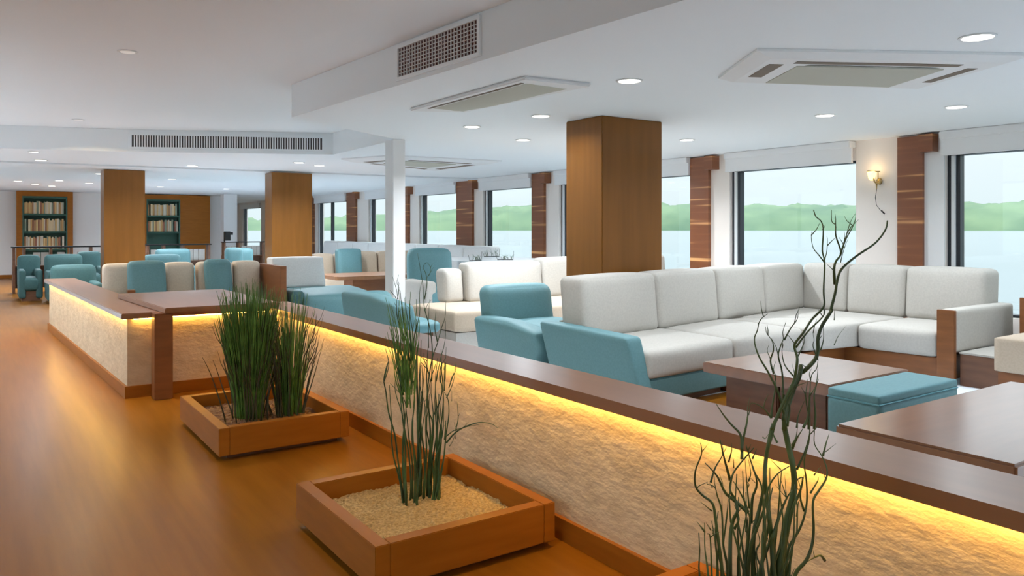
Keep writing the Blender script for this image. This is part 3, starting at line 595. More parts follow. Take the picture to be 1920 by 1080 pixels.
# ------------------------------------------------------------------ near sectional sofa (cream, teal shell at its aisle end)
def lerp2(a, b, t): return (a[0]+(b[0]-a[0])*t, a[1]+(b[1]-a[1])*t)
def sectional():
    t = thing('sectional_sofa', 'large cream L-shaped sofa with a teal blue arm at its aisle end', 'sofa', (4.2, 4.3, 0))
    O = Vector((4.2, 4.3))
    def L(p): return (p[0]-O.x, p[1]-O.y)
    back = [(4.17, 4.96), (5.20, 5.122), (6.225, 5.285), (7.185, 5.438), (8.14, 5.585)]
    bt = .30
    for i in range(4):
        a, b = back[i], back[i+1]; nx, ny = -.157*bt, .987*bt
        g = .006
        a2 = lerp2(a, b, g); b2 = lerp2(a, b, 1-g)
        link('back_cushion', quad_soft([L(a2), L(b2), L((b2[0]+nx, b2[1]+ny)), L((a2[0]+nx, a2[1]+ny))], .455, .985, .055, (.004, .028, .015), (-.01, .045)), M['cream'], t, True)
    rb = [(8.02, 5.50), (8.0, 4.38), (8.0, 3.66)]
    link('back_cushion', quad_soft([L((8.01, 5.03)), L((8.34, 5.03)), L((8.34, 5.64)), L((8.01, 5.60))], .455, .99, .05, (.02, .004, .012), (.04, 0)), M['cream'], t, True)
    link('back_cushion', quad_soft([L((8.0, 4.36)), L((8.30, 4.36)), L((8.30, 5.02)), L((8.0, 5.02))], .455, .995, .055, (.028, .004, .012), (.04, 0)), M['cream'], t, True)
    link('back_cushion', quad_soft([L((7.98, 3.56)), L((8.32, 3.56)), L((8.32, 4.345)), L((7.98, 4.345))], .455, 1.0, .06, (.028, .004, .012), (.04, 0)), M['cream'], t, True)
    fr = [(4.16, 4.22), (5.245, 4.30), (6.32, 4.375), (7.08, 4.43)]
    bk = [(4.17, 5.05), (5.28, 5.22), (6.38, 5.39), (8.05, 5.62)]
    for i in range(2):
        a, b, c, d = fr[i], fr[i+1], bk[i+1], bk[i]
        link('seat_cushion', quad_soft([L((a[0]+.004, a[1])), L((b[0]-.004, b[1])), L((c[0]-.004, c[1])), L((d[0]+.004, d[1]))], .245, .47, .05, (.0, .012, .016)), M['cream'], t, True)
    link('seat_cushion', quad_soft([L((6.325, 4.378)), L((7.07, 4.31)), L((8.06, 4.36)), L((6.385, 5.39))], .245, .468, .05, (0, .005, .012), n=14), M['cream'], t, True)
    link('seat_cushion', quad_soft([L((7.9, 4.37)), L((8.05, 4.37)), L((8.05, 5.6)), L((6.6, 5.42))], .25, .466, .03), M['cream'], t, True)
    link('seat_cushion', quad_soft([L((7.10, 3.565)), L((8.05, 3.565)), L((8.05, 4.352)), L((7.04, 4.30))], .23, .47, .055, (.012, 0, .014)), M['cream'], t, True)
    # shells
    link('teal_base', pr([L((4.15, 4.25)), L((5.25, 4.33)), L((5.25, 5.30)), L((4.15, 5.30))], .07, .243, .012), M['blue'], t)['label'] = 'teal blue upholstered base'
    link('plinth', pr([L((4.25, 4.35)), L((5.2, 4.42)), L((5.2, 5.2)), L((4.25, 5.2))], .001, .07), M['darkwood'], t)
    link('wooden_base', pr([L((5.26, 4.34)), L((7.12, 4.47)), L((7.14, 3.56)), L((8.3, 3.56)), L((8.36, 5.95)), L((5.26, 5.45))], .001, .228, .006), M['sofawood'], t)
    link('back_panel', pr([L((4.15, 5.31)), L((8.36, 5.97)), L((8.36, 6.02)), L((4.15, 5.36))], .05, .80, .01) if False else pr([L((4.12, 5.27)), L((8.1, 5.90)), L((8.1, 5.93)), L((4.12, 5.30))], .24, .60, .01), M['beige'], t)
    # teal arm: slab that leans outward and back
    def arm(x, y, z):
        u, v, s = x/.17+.5, y/1.10+.5, (z+.28)/.56       # across, along (0 = front), up
        X = 3.99+.17*u+(1-s)*.10*(1-u*.3); Y = 4.25+1.12*v+(s-.5)*.10*(1-.2*v) 
        Z = .03+.545*s+.02*v*s
        return (X-O.x, Y-O.y, Z)
    link('arm', soft(.17, 1.10, .56, .032, (.006, .0, .004), 12, arm), M['blue'], t, True)['label'] = 'teal blue sloping arm'
    # wooden end panel and upholstered arm at the window end
    link('arm_panel', bx(7.10-O.x, 7.14-O.x, 3.405-O.y, 3.56-O.y, .001, .672, bev=.004), M['sofawood'], t)
    link('arm', quad_soft([L((7.142, 3.41)), L((8.28, 3.41)), L((8.28, 3.555)), L((7.142, 3.555))], .29, .675, .028, (0, .004, .004)), M['cream'], t, True)['label'] = 'cream upholstered arm behind a wooden end panel'
    return t
sectional()

# ------------------------------------------------------------------ armchairs
def armchair(name, label, loc, w_=1.5, dep=1.1, armz=.58, backz=.85, seatz=.50, m='blue', flare=.09, group='teal blue armchairs', arms=(-1, 1), r=.06, sf=.02):
    """faces -Y; local origin at its front left corner"""
    t = thing(name, label, 'armchair', (*loc, 0), 0, group)
    def armf(side):
        def fn(x, y, z):
            u, v, s = x/.20+.5, y/dep+.5, (z+.28)/.56
            X = (0+.20*u-flare*s*(1-u*.4)) if side < 0 else (w_-.20+.20*u+flare*s*(.6+u*.4))
            fr_ = .10*max(0, .45-v)*2.2
            Y = dep*v+(s-.6)*.12*(1-v)-.02+.55*max(0, .60-s)*(1-v)**2
            Z = .04+(armz-.04)*s-(fr_ if s > .5 else 0)*(s-.5)*1.1
            return (X, Y, Z)
        return fn
    for s in arms: link('arm', soft(.20, dep, .56, r, (.008, .004, .012), 12, armf(s)), M[m], t, True)
    ri = .19 if 1 in arms else 0
    link('seat', quad_soft([(.19, sf), (w_-ri, sf), (w_-ri, dep-.1), (.19, dep-.1)], .30, seatz, .05, (0, .01, .02)), M[m], t, True)
    link('backrest', quad_soft([(.03, dep-.24), (w_-ri*.85, dep-.24), (w_-ri*.85, dep+.0), (.03, dep+.0)], .26, backz, .09, (0, .02, .01), (0, .10)), M[m], t, True)
    link('base', bx(.05, w_-.05, .10+sf, dep-.12, .001, .30), M['darkwood'], t)
    return t
armchair('armchair', 'teal blue armchair between the near cream sofa and the cream chaise', (4.07, 5.43), .84, 1.10, .54, .83, .49, arms=(-1,))
armchair('armchair', 'teal blue armchair behind the reeds, its side facing the rail', (3.47, 7.0), .54, 1.45, .68, .66, .42, arms=(-1,), r=.04, sf=.16)

# ------------------------------------------------------------------ cream sofa behind
def cream_sofa(label, loc, backs, seatpts, m='cream', zt=.975, seat_m='beige', name='sofa', rz=0, th=.26, bm_='cream'):
    t = thing(name, label, 'sofa', (*loc, 0), rz)
    link('seat_cushion', quad_soft(seatpts, .22, .47, .05, (0, .01, .012)), M[seat_m], t, True)
    link('base', quad_soft([(seatpts[0][0]+.03, seatpts[0][1]+.03), (seatpts[1][0]-.03, seatpts[1][1]+.03), (seatpts[2][0]-.03, seatpts[2][1]-.03), (seatpts[3][0]+.03, seatpts[3][1]-.03)], .001, .22, .01, n=3), M[m], t)
    for (a, b, y, z) in backs:
        link('back_cushion', quad_soft([(a+.01, y), (b-.01, y), (b-.01, y+th), (a+.01, y+th)], .46, z, .055, (.003, .025, .012), (0, .05)), M[bm_], t, True)
    return t
cream_sofa('cream chaise sofa with beige seat behind the teal armchair, left of the large column', (4.35, 7.5),
           [(.42, .72, .92, .885), (.70, 1.90, .82, .965), (1.92, 3.1, .86, 1.0), (3.12, 4.3, .86, 1.0)], [(.02, .0), (4.3, .0), (4.3, 1.1), (.02, 1.1)])
# tall teal seat back beside the white pillar
t = thing('armchair', 'tall-backed teal armchair behind the cream chaise sofa', 'armchair', (5.5, 10.5, 0))
link('backrest', quad_soft([(-.02, .30), (.66, .12), (.74, .38), (.06, .56)], .30, 1.08, .10, (.01, .03, .02), (0, .04)), M['blue'], t, True)
link('seat', quad_soft([(-.1, -.5), (.6, -.55), (.7, .2), (-.0, .35)], .25, .48, .06, (0, .01, .02)), M['blue'], t, True)
link('arm', quad_soft([(-.16, -.5), (.02, -.5), (.08, .35), (-.10, .35)], .03, .62, .05), M['cream'], t, True)['label'] = 'pale rounded arm'
link('base', bx(-.05, .55, -.45, .2, .001, .25), M['darkwood'], t)

# ------------------------------------------------------------------ blue lounge seat with white back cushion, behind the grass
t = thing('lounge_chair', 'bright teal lounge seat with one white back cushion, behind the grass', 'armchair', (3.40, 9.9, 0))
link('seat', quad_soft([(.0, -.35), (.95, -.35), (1.25, 1.15), (.0, 1.15)], .20, .55, .08, (.01, .02, .03)), M['blue'], t, True)
link('base', bx(.1, .9, -.2, 1.0, .001, .20), M['darkwood'], t)
link('back_cushion', quad_soft([(.0, 1.0), (.76, 1.0), (.76, 1.28), (.0, 1.28)], .555, .985, .03, (0, .02, .01), (-.02, .06)), M['white_fabric'], t, True)
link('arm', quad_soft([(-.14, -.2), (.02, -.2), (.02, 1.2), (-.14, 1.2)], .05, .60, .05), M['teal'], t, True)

# ------------------------------------------------------------------ far table and the seats round it
t = thing('wooden_table', 'wooden table with rounded corners between the middle column and white pillar', 'table', (5.6, 12.7, 0))
bm = bmesh.new(); P_ = []
for cx, cy, a0 in ((.62, .42, 0), (-.62, .42, 90), (-.62, -.42, 180), (.62, -.42, 270)):
    for k in range(5): a = math.radians(a0+k*22.5); P_.append((cx+.14*math.cos(a), cy+.14*math.sin(a)))
prism(bm, P_, .54, .60); link('tabletop', bm, M['rail'], t)
link('pedestal', bx(-.35, .35, -.2, .2, .001, .54), M['sofawood'], t)
cream_sofa('pale sofa with beige backs beyond the rounded table, beside the middle column', (5.3, 14.0),
           [(.0, .45, .55, .90), (.47, .80, .55, .90), (.82, 1.4, .60, .93), (1.42, 2.3, .62, .93)], [(0, .0), (2.3, .0), (2.3, .9), (0, .9)], bm_='beige', zt=.9)
tag(link('cushion', quad_soft([(5.72, 14.30), (6.22, 14.30), (6.22, 14.5), (5.72, 14.5)], .48, 1.0, .05, (.01, .04, .01), (0, .06)), M['blue'], None, True), 'bright teal cushion leaning on the beige backs beyond the rounded table', 'cushion')
for lb, y0, n_ in (('white sofa along the windows far behind the rounded table', 18.3, 4), ('white sofa along the windows beyond the tall teal armchair', 13.3, 4)):
    t = cream_sofa(lb, (7.9, y0), [], [(0, 0), (.9, 0), (.9, n_*1.12), (0, n_*1.12)], m='white_fabric', seat_m='white_fabric')
    for k in range(n_): link('back_cushion', quad_soft([(.66, .02+k*1.12), (.92, .02+k*1.12), (.92, 1.12+k*1.12), (.66, 1.12+k*1.12)], .46, 1.03, .05, (.02, .002, .01), (.05, 0)), M['white_fabric'], t, True)

# ------------------------------------------------------------------ bench group left, behind the end table
t = thing('bench_sofa', 'cream bench sofa with its backs in a row behind the long end table', 'sofa', (1.19, 9.7, 0))
for a, b in ((.02, .36), (.38, .70), (.72, 1.07), (1.12, 1.56), (1.58, 1.92)):
    link('back_cushion', quad_soft([(a, .85), (b, .85), (b, 1.10), (a, 1.10)], .44, .96, .05, (.003, .02, .01), (0, .04)), M['sand'], t, True)
link('seat_cushion', quad_soft([(.02, .1), (1.92, .1), (1.92, .98), (.02, .98)], .22, .45, .05, (0, .01, .01)), M['cream'], t, True)
link('base', bx(.04, 1.90, .14, 1.08, .001, .22), M['sofawood'], t)
link('side_panel', bx(.16, .24, -.0, .09, .001, .70, bev=.003), M['sofawood'], t)
link('side_panel', bx(1.945, 2.02, .1, 1.1, .001, .92, bev=.003), M['sofawood'], t)
tag(link('cushion', quad_soft([(1.45, 10.22), (1.86, 10.22), (1.86, 10.40), (1.45, 10.40)], .455, 1.0, .05, (.01, .03, .01), (0, .11)), M['blue'], None, True), 'teal cushion on the bench sofa, the left of the two behind the end table', 'cushion')
tag(link('cushion', quad_soft([(2.36, 10.22), (2.66, 10.22), (2.70, 10.40), (2.36, 10.40)], .455, 1.0, .05, (.01, .03, .01), (-.02, .11)), M['blue'], None, True), 'teal cushion on the bench sofa, the right one beside the grass tips', 'cushion')

# ------------------------------------------------------------------ far teal chairs
def far_chair(label, x0, x1, y, zt, m='teal', dep=.8):
    t = thing('armchair', label, 'armchair', (x0, y, 0), 0, 'far teal armchairs')
    W_ = x1-x0
    link('backrest', quad_soft([(.0, 0), (W_, 0), (W_, .22), (0, .22)], .20, zt, .08, (0, .02, .01), (0, .05)), M[m], t, True)
    link('seat', quad_soft([(.05, -dep), (W_-.05, -dep), (W_-.05, .02), (.05, .02)], .20, .45, .05, (0, .01, .02)), M[m], t, True)
    for a in (0, W_-.12): link('arm', quad_soft([(a, -dep), (a+.12, -dep), (a+.12, .05), (a, .05)], .05, .60, .04), M[m], t, True)
    link('base', bx(.05, W_-.05, -dep+.05, .1, .001, .20), M['darkwood'], t)
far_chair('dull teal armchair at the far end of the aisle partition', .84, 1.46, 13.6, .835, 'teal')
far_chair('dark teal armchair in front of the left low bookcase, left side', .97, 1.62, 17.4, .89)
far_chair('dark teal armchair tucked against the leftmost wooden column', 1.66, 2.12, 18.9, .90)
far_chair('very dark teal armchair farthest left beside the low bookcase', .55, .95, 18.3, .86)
far_chair('teal armchair between the leftmost and middle columns', 2.62, 3.30, 16.6, .88, 'blue')
far_chair('teal armchair with lighter side, second right of the leftmost column', 3.10, 3.82, 18.2, .95, 'blue')
far_chair('teal armchair left of the middle wooden column', 4.25, 4.62, 16.9, .99, 'blue')
far_chair('smaller teal armchair right behind the middle wooden column edge', 4.62, 5.15, 18.0, .95, 'blue')

# ------------------------------------------------------------------ low tables, ottoman and right-hand seating
t = thing('coffee_table', 'square brown coffee table in front of the near cream sofa', 'table', (4.84, 3.37, 0))
link('tabletop', bx(-.47, .47, -.52, .51, .345, .42, bev=.006), M['table'], t)
link('pedestal', bx(-.40, .05, -.46, -.10, .001, .345, bev=.01), M['darkwood'], t); link('pedestal', bx(-.35, .35, -.05, .40, .001, .345, bev=.01), M['darkwood'], t)
t = thing('coffee_table', 'large glossy brown coffee table at the right edge, beside the rail', 'table', (4.35, 1.82, 0))
link('tabletop', bx(-.93, .93, -.42, .38, .375, .45, bev=.012), M['table'], t)
link('pedestal', bx(-.6, .6, -.25, .22, .001, .375), M['darkwood'], t)
t = thing('ottoman', 'teal blue ottoman with piped top beside the square coffee table', 'ottoman', (4.78, 2.66, 0))
ct = link('cushion_top', soft(.93, .335, .055, .014, (0, 0, .006), 10, lambda x, y, z: (x, y, z+.392)), M['blue'], t, True)
link('body', soft(.93, .335, .36, .012, (.001, .002, 0), 6, lambda x, y, z: (x, y, z+.183)), M['blue'], t, True)
bm = bmesh.new(); tube(bm, [(-.462, -.165, .364), (.462, -.165, .364), (.462, .165, .364), (-.462, .165, .364), (-.462, -.165, .364)], .006, 6); link('piping', bm, M['piping'], ct)
# seating to the right of the wooden arm
t = thing('side_box', 'low dark wooden box with pale top between sofa arm and beige seat', 'side table', (7.45, 3.2, 0))
link('body', bx(-.28, .3, -.19, .19, .001, .285, bev=.003), M['darkwood'], t)
link('pale_top', bx(-.29, .31, -.195, .195, .286, .302, bev=.003), M['cream'], t)
t = thing('beige_seat', 'beige upholstered block seat on a brown base at the right edge', 'seat', (7.4, 2.5, 0))
link('seat_cushion', soft(1.0, 1.0, .285, .02, (.003, .003, .004), 8, lambda x, y, z: (x, y, z+.36)), M['beige'], t, True)
link('base', bx(-.46, .5, -.48, .48, .001, .216), M['sofawood'], t)
t = thing('sofa', 'second beige sofa at the right edge under the nearest window', 'sofa', (8.0, 3.25, 0))
link('arm_panel', bx(.0, .035, -.11, .0, .001, .755, bev=.003), M['sofawood'], t)
link('arm', quad_soft([(.037, -.11), (.72, -.11), (.72, 0), (.037, 0)], .36, .76, .025), M['cream'], t, True)
link('seat_cushion', quad_soft([(.05, -1.5), (.9, -1.5), (.9, -.12), (.05, -.12)], .22, .42, .05, (0, .01, .01)), M['cream'], t, True)
link('base', bx(.06, .9, -1.5, -.12, .001, .22), M['sofawood'], t)
link('back_cushion', quad_soft([(.60, .02), (.78, .02), (.78, .13), (.60, .13)], .30, .875, .015, n=5), M['beige'], t, True)

# table ornaments seen against the lake
t = thing('glass_table', 'long pale glass-topped table by the windows carrying wire ornaments', 'table', (7.1, 11.3, 0))
link('tabletop', bx(-.75, .95, -.95, .95, .865, .88), M['framew'], t)
for yy in (-.6, .6): link('pedestal', bx(-.08, .08, yy-.08, yy+.08, .001, .865), M['framew'], t)
for k, (x, y, s, lb) in enumerate(((6.56, 10.6, .75, 'left'), (7.78, 12.0, 1.1, 'tallest, middle'), (7.14, 10.6, 1.0, 'right'))):
    t = thing('wire_ornament', 'small dark wire ornament with green sprigs, the %s one on the pale glass table' % lb, 'ornament', (x, y, .881), -.6, 'wire ornaments on the glass table')
    bm = bmesh.new(); tube(bm, [(-.13*s, 0, .008), (.13*s, 0, .008)], .006, 5); tube(bm, [(-.13*s, 0, .008), (-.15*s, 0, .09)], .003, 4); tube(bm, [(.13*s, 0, .008), (.14*s, 0, .15)], .003, 4)
    link('wire_frame', bm, M['metal'], t); bm = bmesh.new(); rr = random.Random(k)
    for i in range(16):
        xx = rr.uniform(-.12, .12)*s; tube(bm, [(xx, 0, .01), (xx+rr.gauss(0, .015), rr.gauss(0, .02), .05), (xx+rr.gauss(0, .03), rr.gauss(0, .03), rr.uniform(.05, .11)+.05*(k == 1))], [.003, .003, .001], 4)
    link('sprigs', bm, M['reed'], t)

# ------------------------------------------------------------------ wall lamp
t = thing('wall_lamp', 'small antique brass wall lamp with a glowing glass shade and dangling cord', 'lamp', (WX-.001, 5.19, 1.98))
bm = bmesh.new(); lathe(bm, [(.035, 0), (.04, .01), (.035, .02), (.012, .03)], 20)
bmesh.ops.rotate(bm, verts=bm.verts, cent=(0, 0, 0), matrix=Matrix.Rotation(math.radians(-90), 3, 'Y')); link('wall_plate', bm, M['brass'], t, True)
bm = bmesh.new(); tube(bm, [(-.02, 0, 0), (-.07, 0, -.03), (-.10, .01, -.01), (-.11, .02, .05), (-.10, .04, .09)], .009, 8); tube(bm, [(-.10, -.06, .11), (-.10, .10, .125)], .006, 6)
tube(bm, [(-.09, 0, -.02), (-.09, -.05, -.03), (-.09, -.07, .0)], [.014, .02, .012], 8); tube(bm, [(-.09, -.03, .11), (-.09, -.03, .02)], .006, 6); tube(bm, [(-.07, 0, -.03), (-.07, 0, -.10)], [.012, .006], 8)
bk_ = link('bracket', bm, M['brass'], t, True)
bm = bmesh.new(); lathe(bm, [(.018, -.05), (.035, -.03), (.045, .02), (.05, .055)], 20, (-.10, .045, .06)); link('lamp_shade', bm, M['lampglow'], bk_, True)
bm = bmesh.new(); tube(bm, [(-.07, 0, -.10), (-.06, .02, -.20), (-.055, .012, -.29), (-.05, -.03, -.345), (-.05, -.08, -.39)], .0035, 5); tube(bm, [(-.05, -.05, -.36), (-.05, -.09, -.40)], .009, 6)
link('cord', bm, M['metal'], t)
ld = bpy.data.lights.new('wall_lamp_bulb', 'POINT'); ld.energy = .9; ld.color = (1, .7, .35); ld.shadow_soft_size = .03
lo = bpy.data.objects.new('bulb', ld); COL.objects.link(lo); lo.parent = t; lo.location = (-.14, .045, .14)

# ------------------------------------------------------------------ ceiling fittings
def downlight(x, y, z, r=.085, power=1.0, label='', tint=None):
    tint = tint or ((1, .78, .5) if z > 2.6 else (.86, .93, 1.0))
    t = thing('ceiling_downlight', label, 'ceiling light', (x, y, z), 0, 'round downlights in the ceiling')
    bm = bmesh.new(); lathe(bm, [(r+.014, -.001), (r+.014, -.006), (r, -.008), (r-.004, -.004)], 28); tr_ = link('trim_ring', bm, M['trimring'], t)
    bm = bmesh.new(); lathe(bm, [(r-.006, -.0075), (r-.012, -.0095)], 28); link('lens', bm, M['downlight' if z < 2.6 else 'dim_lens'], tr_)
    ld = bpy.data.lights.new('downlight', 'AREA'); ld.shape = 'DISK'; ld.size = r*1.7; ld.energy = LAMP_W*power; ld.color = tint; ld.spread = math.radians(150)
    l = bpy.data.objects.new('downlight_lamp', ld); COL.objects.link(l); l.parent = t; l.location = (0, 0, -.014)
    return t
DL = [(4.693, 2.123, 2.5, 'largest of all, at the top right corner'), (3.947, 4.211, 2.5, 'between the two ceiling units, above the large column'), (6.714, 4.424, 2.5, 'below the square air unit, above the corner of the sofa'), (7.219, 3.446, 2.5, 'right of the one below the square air unit'),
      (4.322, 7.054, 2.5, 'left of the large column, the nearer-left of a pair'), (4.466, 6.01, 2.5, 'just left of the top of the large column'), (5.49, 7.752, 2.5, 'small, between the window wall and the large column'), (7.157, 6.608, 2.5, 'just right of the top of the large column'),
      (4.30, 12.5, 2.5, 'above the middle wooden column, left of two'), (4.80, 12.9, 2.5, 'above the middle wooden column, right of two'), (2.993, 14.2, 2.5, 'midway between the leftmost and middle columns'), (.752, 14.4, 2.5, 'left of the leftmost column, before the ceiling line'),
      (1.86, 16.9, 2.475, 'touching the left side of the leftmost column'), (.628, 20.5, 2.475, 'farthest left, above the left bookcase corner'), (1.38, 19.8, 2.475, 'above the right half of the left bookcase'), (1.399, 22.4, 2.475, 'just over the top of the left bookcase'),
      (2.033, 20.5, 2.475, 'over the white wall left of the leftmost column'), (1.014, 21.7, 2.475, 'tiny, above the middle of the left bookcase'), (3.357, 17.9, 2.475, 'right of the leftmost column, nearer of two'), (3.695, 21.2, 2.475, 'above the right bookcase'), (5.37, 21.4, 2.475, 'above the white wall right of the right bookcase')]
for x, y, z, s in DL: downlight(x, y, z, .085 if z > 2.48 else .08, {4.693: .7, 4.466: .35, 4.322: 1.0, 5.49: 2.0, 7.157: 2.0, 6.714: .7, 7.219: .6, 4.30: 1.6, 4.80: 1.8}.get(x, 1.0 if y < 12 else 1.2), 'round recessed downlight '+s)
for x, y, z, s in [(.947, 6.816, HH, 'set in the raised ceiling, nearer of two'), (1.011, 11.428, HH, 'set in the raised ceiling, farther of two near the long grille'), (.583, 12.9, HL, 'faint, left of the long grille')]:
    downlight(x, y, z, .062, 1.0, 'small round downlight '+s)
for x, y, z, p in [(1.0, 2.2, HH, .55), (-1.6, 9, HH, 2), (-1.6, 12, HH, 2), (7.9, 9.0, HL, 1.5), (5.6, 17.5, 2.475, 1.6), (5.2, 16.4, 2.475, 1.6), (4.6, -1.5, HL, .8), (7.2, .6, HL, .8), (7.2, -2.5, HL, .8)]:  # unseen downlights added as fill light
    downlight(x, y, z, .08, p, 'round downlight added out of view to brighten the room', (.86, .93, 1.0) if x < 0 else None)

def ceiling_unit(label, corners, nm='ceiling_air_unit', z=HL, slots=((.22, .78, .105, .165), (.22, .78, .835, .895), (.105, .165, .22, .78), (.835, .895, .22, .78)), panel=(.27, .73, .27, .73)):
    cx = sum(p[0] for p in corners)/4; cy = sum(p[1] for p in corners)/4
    t = thing(nm, label, 'air conditioner', (cx, cy, z))
    c = [Vector((p[0]-cx, p[1]-cy)) for p in corners]
    def Q(u, v): return (c[0]*(1-u)+c[1]*u)*(1-v)+(c[3]*(1-u)+c[2]*u)*v
    bm = bmesh.new()
    def ring(k, zz): return [bm.verts.new((*Q(u, v), zz)) for u, v in ((k, k), (1-k, k), (1-k, 1-k), (k, 1-k))]
    r = [ring(0, -.001), ring(0, -.018), ring(.06, -.05), ring(.23, -.05), ring(.25, -.040)]
    for a, b in zip(r, r[1:]):
        for k in range(4): bm.faces.new((a[k], a[(k+1) % 4], b[(k+1) % 4], b[k]))
    bm.faces.new(r[-1]); bm.faces.new(r[0][::-1])
    link('frame', bm, M['white'], t)
    for u0, u1, v0, v1 in slots:
        link('air_slot', pr([tuple(Q(u0, v0)), tuple(Q(u1, v0)), tuple(Q(u1, v1)), tuple(Q(u0, v1))], -.053, -.0495), M['slot'], t)
    u0, u1, v0, v1 = panel; link('filter_panel', pr([tuple(Q(u0, v0)), tuple(Q(u1, v0)), tuple(Q(u1, v1)), tuple(Q(u0, v1))], -.055, -.045), M['filter'], t)
    return t
ceiling_unit('large square ceiling air unit at the top right', [(4.366, 3.73), (3.879, 3.013), (5.40, 2.12), (5.90, 3.05)], slots=((.30, .76, .085, .14), (.30, .76, .86, .90), (.80, .865, .17, .80)), panel=(.10, .72, .20, .78))
ceiling_unit('far ceiling air unit between the middle and large columns', [(4.60, 11.41), (4.98, 10.45), (6.87, 10.30), (6.9, 12.5)])
# slim ceiling unit with curved flap
t = thing('ceiling_air_unit', 'slim ceiling air unit with one curved flap, right of the square grille', 'air conditioner', (3.46, 5.33, HL))
S4 = [(-.27, .98), (-.27, -.84), (.31, -.90), (.19, .76)]
link('frame', pr(S4, -.03, -.001, .012), M['white'], t)
bm = bmesh.new(); n = 14; rows = []
for i in range(n+1):
    v = i/n; y = -.72+1.42*v; xl = -.17; xr = .22-.08*v
    rows.append([bm.verts.new((xl+(xr-xl)*u, y, -.031-.045*math.sin(math.pi*u)*math.sin(math.pi*min(1, v*1.0))**.5)) for u in [k/8 for k in range(9)]])
for i in range(n):
    for k in range(8): bm.faces.new((rows[i][k], rows[i+1][k], rows[i+1][k+1], rows[i][k+1]))
link('flap', bm, M['filter'], t, True)
link('air_slot', bx(-.215, -.19, -.72, .72, -.034, -.029), M['slot'], t)

# grille in the side of the lower ceiling
def grille(label, a, b, z0, z1, nv, nh, back, barw=.006, frame=.03, bars='white', nrm=1):
    """face grille from plan point a to b; nrm side pushes it out of the face"""
    a, b = Vector(a), Vector(b); L = (b-a).length; ang = math.atan2(b.y-a.y, b.x-a.x)
    t = thing('air_grille', label, 'air vent', (a.x, a.y, 0), ang)
    s = -nrm
    Y = lambda p, q: (min(s*p, s*q), max(s*p, s*q))
    link('backing', bx(frame, L-frame, *Y(.001, .004), z0+frame, z1-frame), M[back], t)
    bm = bmesh.new()
    box(bm, 0, L, *Y(.001, .02), z0, z0+frame); box(bm, 0, L, *Y(.001, .02), z1-frame, z1)
    box(bm, 0, frame, *Y(.001, .02), z0+frame, z1-frame); box(bm, L-frame, L, *Y(.001, .02), z0+frame, z1-frame)
    gf = link('frame', bm, M['ceiling'], t)
    bm = bmesh.new()
    for i in range(1, nv): x = frame+(L-2*frame)*i/nv; box(bm, x-barw/2, x+barw/2, *Y(.004, .014), z0+frame, z1-frame)
    for i in range(1, nh): z = z0+frame+(z1-z0-2*frame)*i/nh; box(bm, frame, L-frame, *Y(.004, .012), z-barw/2, z+barw/2)
    link('bars', bm, M[bars], gf)
    return t
def onl(p, q, y): k = (y-p[1])/(q[1]-p[1]); return (p[0]+(q[0]-p[0])*k, y)
sa, sb = (2.765, 2.795), (2.50, 7.48)
grille('square-mesh air grille with dark red backing in the side of the lowered ceiling', onl(sa, sb, 4.26), onl(sa, sb, 5.36), 2.53, 2.80, 26, 8, 'maroon', .0042, .026, nrm=-1)
ba, bb = (4.27, 10.91), (1.694, 12.15)
grille('long slotted air grille across the far edge of the raised ceiling', (1.72, 12.137), (4.15, 10.967), 2.545, 2.765, 75, 1, 'dark', .017, .025, nrm=1)

# ------------------------------------------------------------------ bookcases on the end wall
ORD = 'first second third fourth fifth sixth seventh eighth ninth tenth eleventh twelfth thirteenth fourteenth fifteenth sixteenth seventeenth eighteenth nineteenth'.split()
def ordinal(n):
    return ORD[n-1] if n < 20 else ('twentieth' if n == 20 else 'thirtieth' if n == 30 else ('twenty-' if n < 30 else 'thirty-')+ORD[n%10-1])
def bookcase(x0, x1, z1, label, nshelf, tag_, side=None):
    t = thing('bookcase', label, 'bookcase', (x0, EY, 0))
    W_ = x1-x0; fw = .14; dp = .32
    bm = bmesh.new(); box(bm, 0, fw, -dp, -.001, .001, z1); box(bm, W_-fw, W_, -dp, -.001, .001, z1); box(bm, fw, W_-fw, -dp, -.001, z1-.14, z1)
    link('case', bm, M['wood'], t)
    link('back_panel', bx(fw, W_-fw, -.03, -.002, .001, z1-.14), M['green_shelf'], t)
    zs = [z1-.14-.50*(k+1) for k in range(nshelf)]
    for z in zs+[.5]: link('shelf', bx(fw+.001, W_-fw-.001, -dp+.02, -.031, z-.05, z), M['green_shelf'], t)
    bm = bmesh.new(); box(bm, fw+.001, fw+.04, -dp+.01, -.031, .01, z1-.141); box(bm, W_-fw-.04, W_-fw-.001, -dp+.01, -.031, .01, z1-.141); box(bm, fw+.04, W_-fw-.04, -dp+.01, -.031, z1-.20, z1-.141)
    link('green_lining', bm, M['green_shelf'], t)
    if side: link('side_panel', bx(W_, W_+side, -dp+.02, -.001, .001, z1), M['wood'], t)
    rr = random.Random(int(x0*10)); rows_ = ['top', 'second', 'third', 'fourth']
    for k, z in enumerate(zs):
        x = x0+fw+.05; nb = 0
        while x < x1-fw-.09:
            w_ = rr.uniform(.03, .062); h_ = rr.uniform(.30, .37); c = rr.randrange(8); d_ = rr.uniform(.15, .19)
            o = link('book', bx(0, w_-.003, 0, d_, 0, h_, bev=.002), BOOKS[c], None, loc=(x, EY-dp+.04+rr.uniform(0, .02), z+.001))
            nb += 1; tag(o, '%s book, %s from left on the %s shelf of the %s bookcase' % (BOOKNAMES[c], ordinal(nb), rows_[k], tag_), 'book', 'books on the %s shelf of the %s bookcase' % (rows_[k], tag_))
            x += w_
            if rr.random() < .03: x += .04
bookcase(.75, 2.136, 2.47, 'tall orange-framed bookcase with green shelves at far left', 3, 'left')
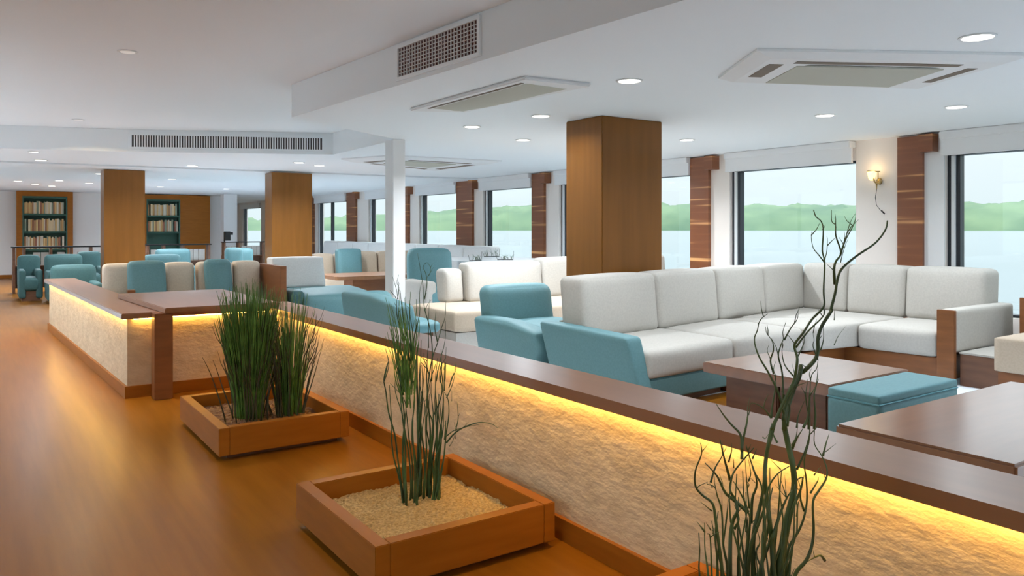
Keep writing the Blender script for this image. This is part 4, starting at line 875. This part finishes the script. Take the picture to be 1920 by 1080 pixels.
bookcase(3.95, 5.20, 2.45, 'tall orange-framed bookcase with green shelves right of the leftmost column', 2, 'right', .75)
def low_case(x0, x1, y, label, posts, tg):
    t = thing('low_shelf', label, 'shelf', (x0, y, 0)); W_ = x1-x0
    link('top', bx(-.02, W_+.02, -.30, .0, .985, 1.015), M['metal'], t)
    for p in posts: link('leg', bx(p-.025, p+.025, -.28, -.02, .001, .985), M['darkwood'], t)
    link('middle_shelf', bx(.03, W_-.03, -.27, -.03, .58, .60), M['darkwood'], t)
    link('rear_panel', bx(.0, W_, -.02, -.001, .1, .60), M['darkwood'], t)
    rr = random.Random(5); x = .10; k = 0
    while x < W_-.16:
        w_ = rr.uniform(.09, .15)
        if all(abs(x+w_/2-p) > w_/2+.03 for p in posts):
            nb = locals().get('nb', 0)+1; o = link('magazine', bx(0, w_, 0, .05, 0, .28), M['cream'], None, loc=(x0+x, y-.2, .601))
            tag(o, ordinal(nb)+' pale magazine holder from left under the dark top of the %s low shelf' % tg, 'magazine holder', 'pale magazine holders on the %s low shelf' % tg)
        x += w_+.012
low_case(.5, 2.29, 20.0, 'low dark-topped shelf in front of the left bookcase', [.03, .22, .72, 1.1, 1.5, 1.77], 'left')
low_case(3.31, 4.81, 21.0, 'low dark-topped shelf in front of the right bookcase', [.03, .40, .85, 1.47], 'right')
low_case(5.88, 7.07, 24.0, 'low dark-topped shelf left of the middle column', [.03, .45, 1.16], 'far')
t = thing('coffee_machine', 'small black machine on the left end of the far low shelf', 'machine', (6.0, 23.85, 1.016))
link('body', bx(-.07, .09, -.1, .1, 0, .30, bev=.01), M['metal'], t); link('spout', bx(.09, .17, -.05, .05, .2, .28), M['metal'], t); link('tray', bx(-.07, .15, -.12, -.1, 0, .03), M['framew'], t)
tag(link('wall_panel', bx(6.38, 6.42, 27.5, 29.5, 1.45, 2.3), M['beigepanel']), 'pale beige square panel on the far white wall', 'panel')
tag(link('white_pier', bx(6.1, 6.5, 24.6, 25.0, .001, 2.47), M['white']), 'white wall pier right of the orange side panel', 'pier')
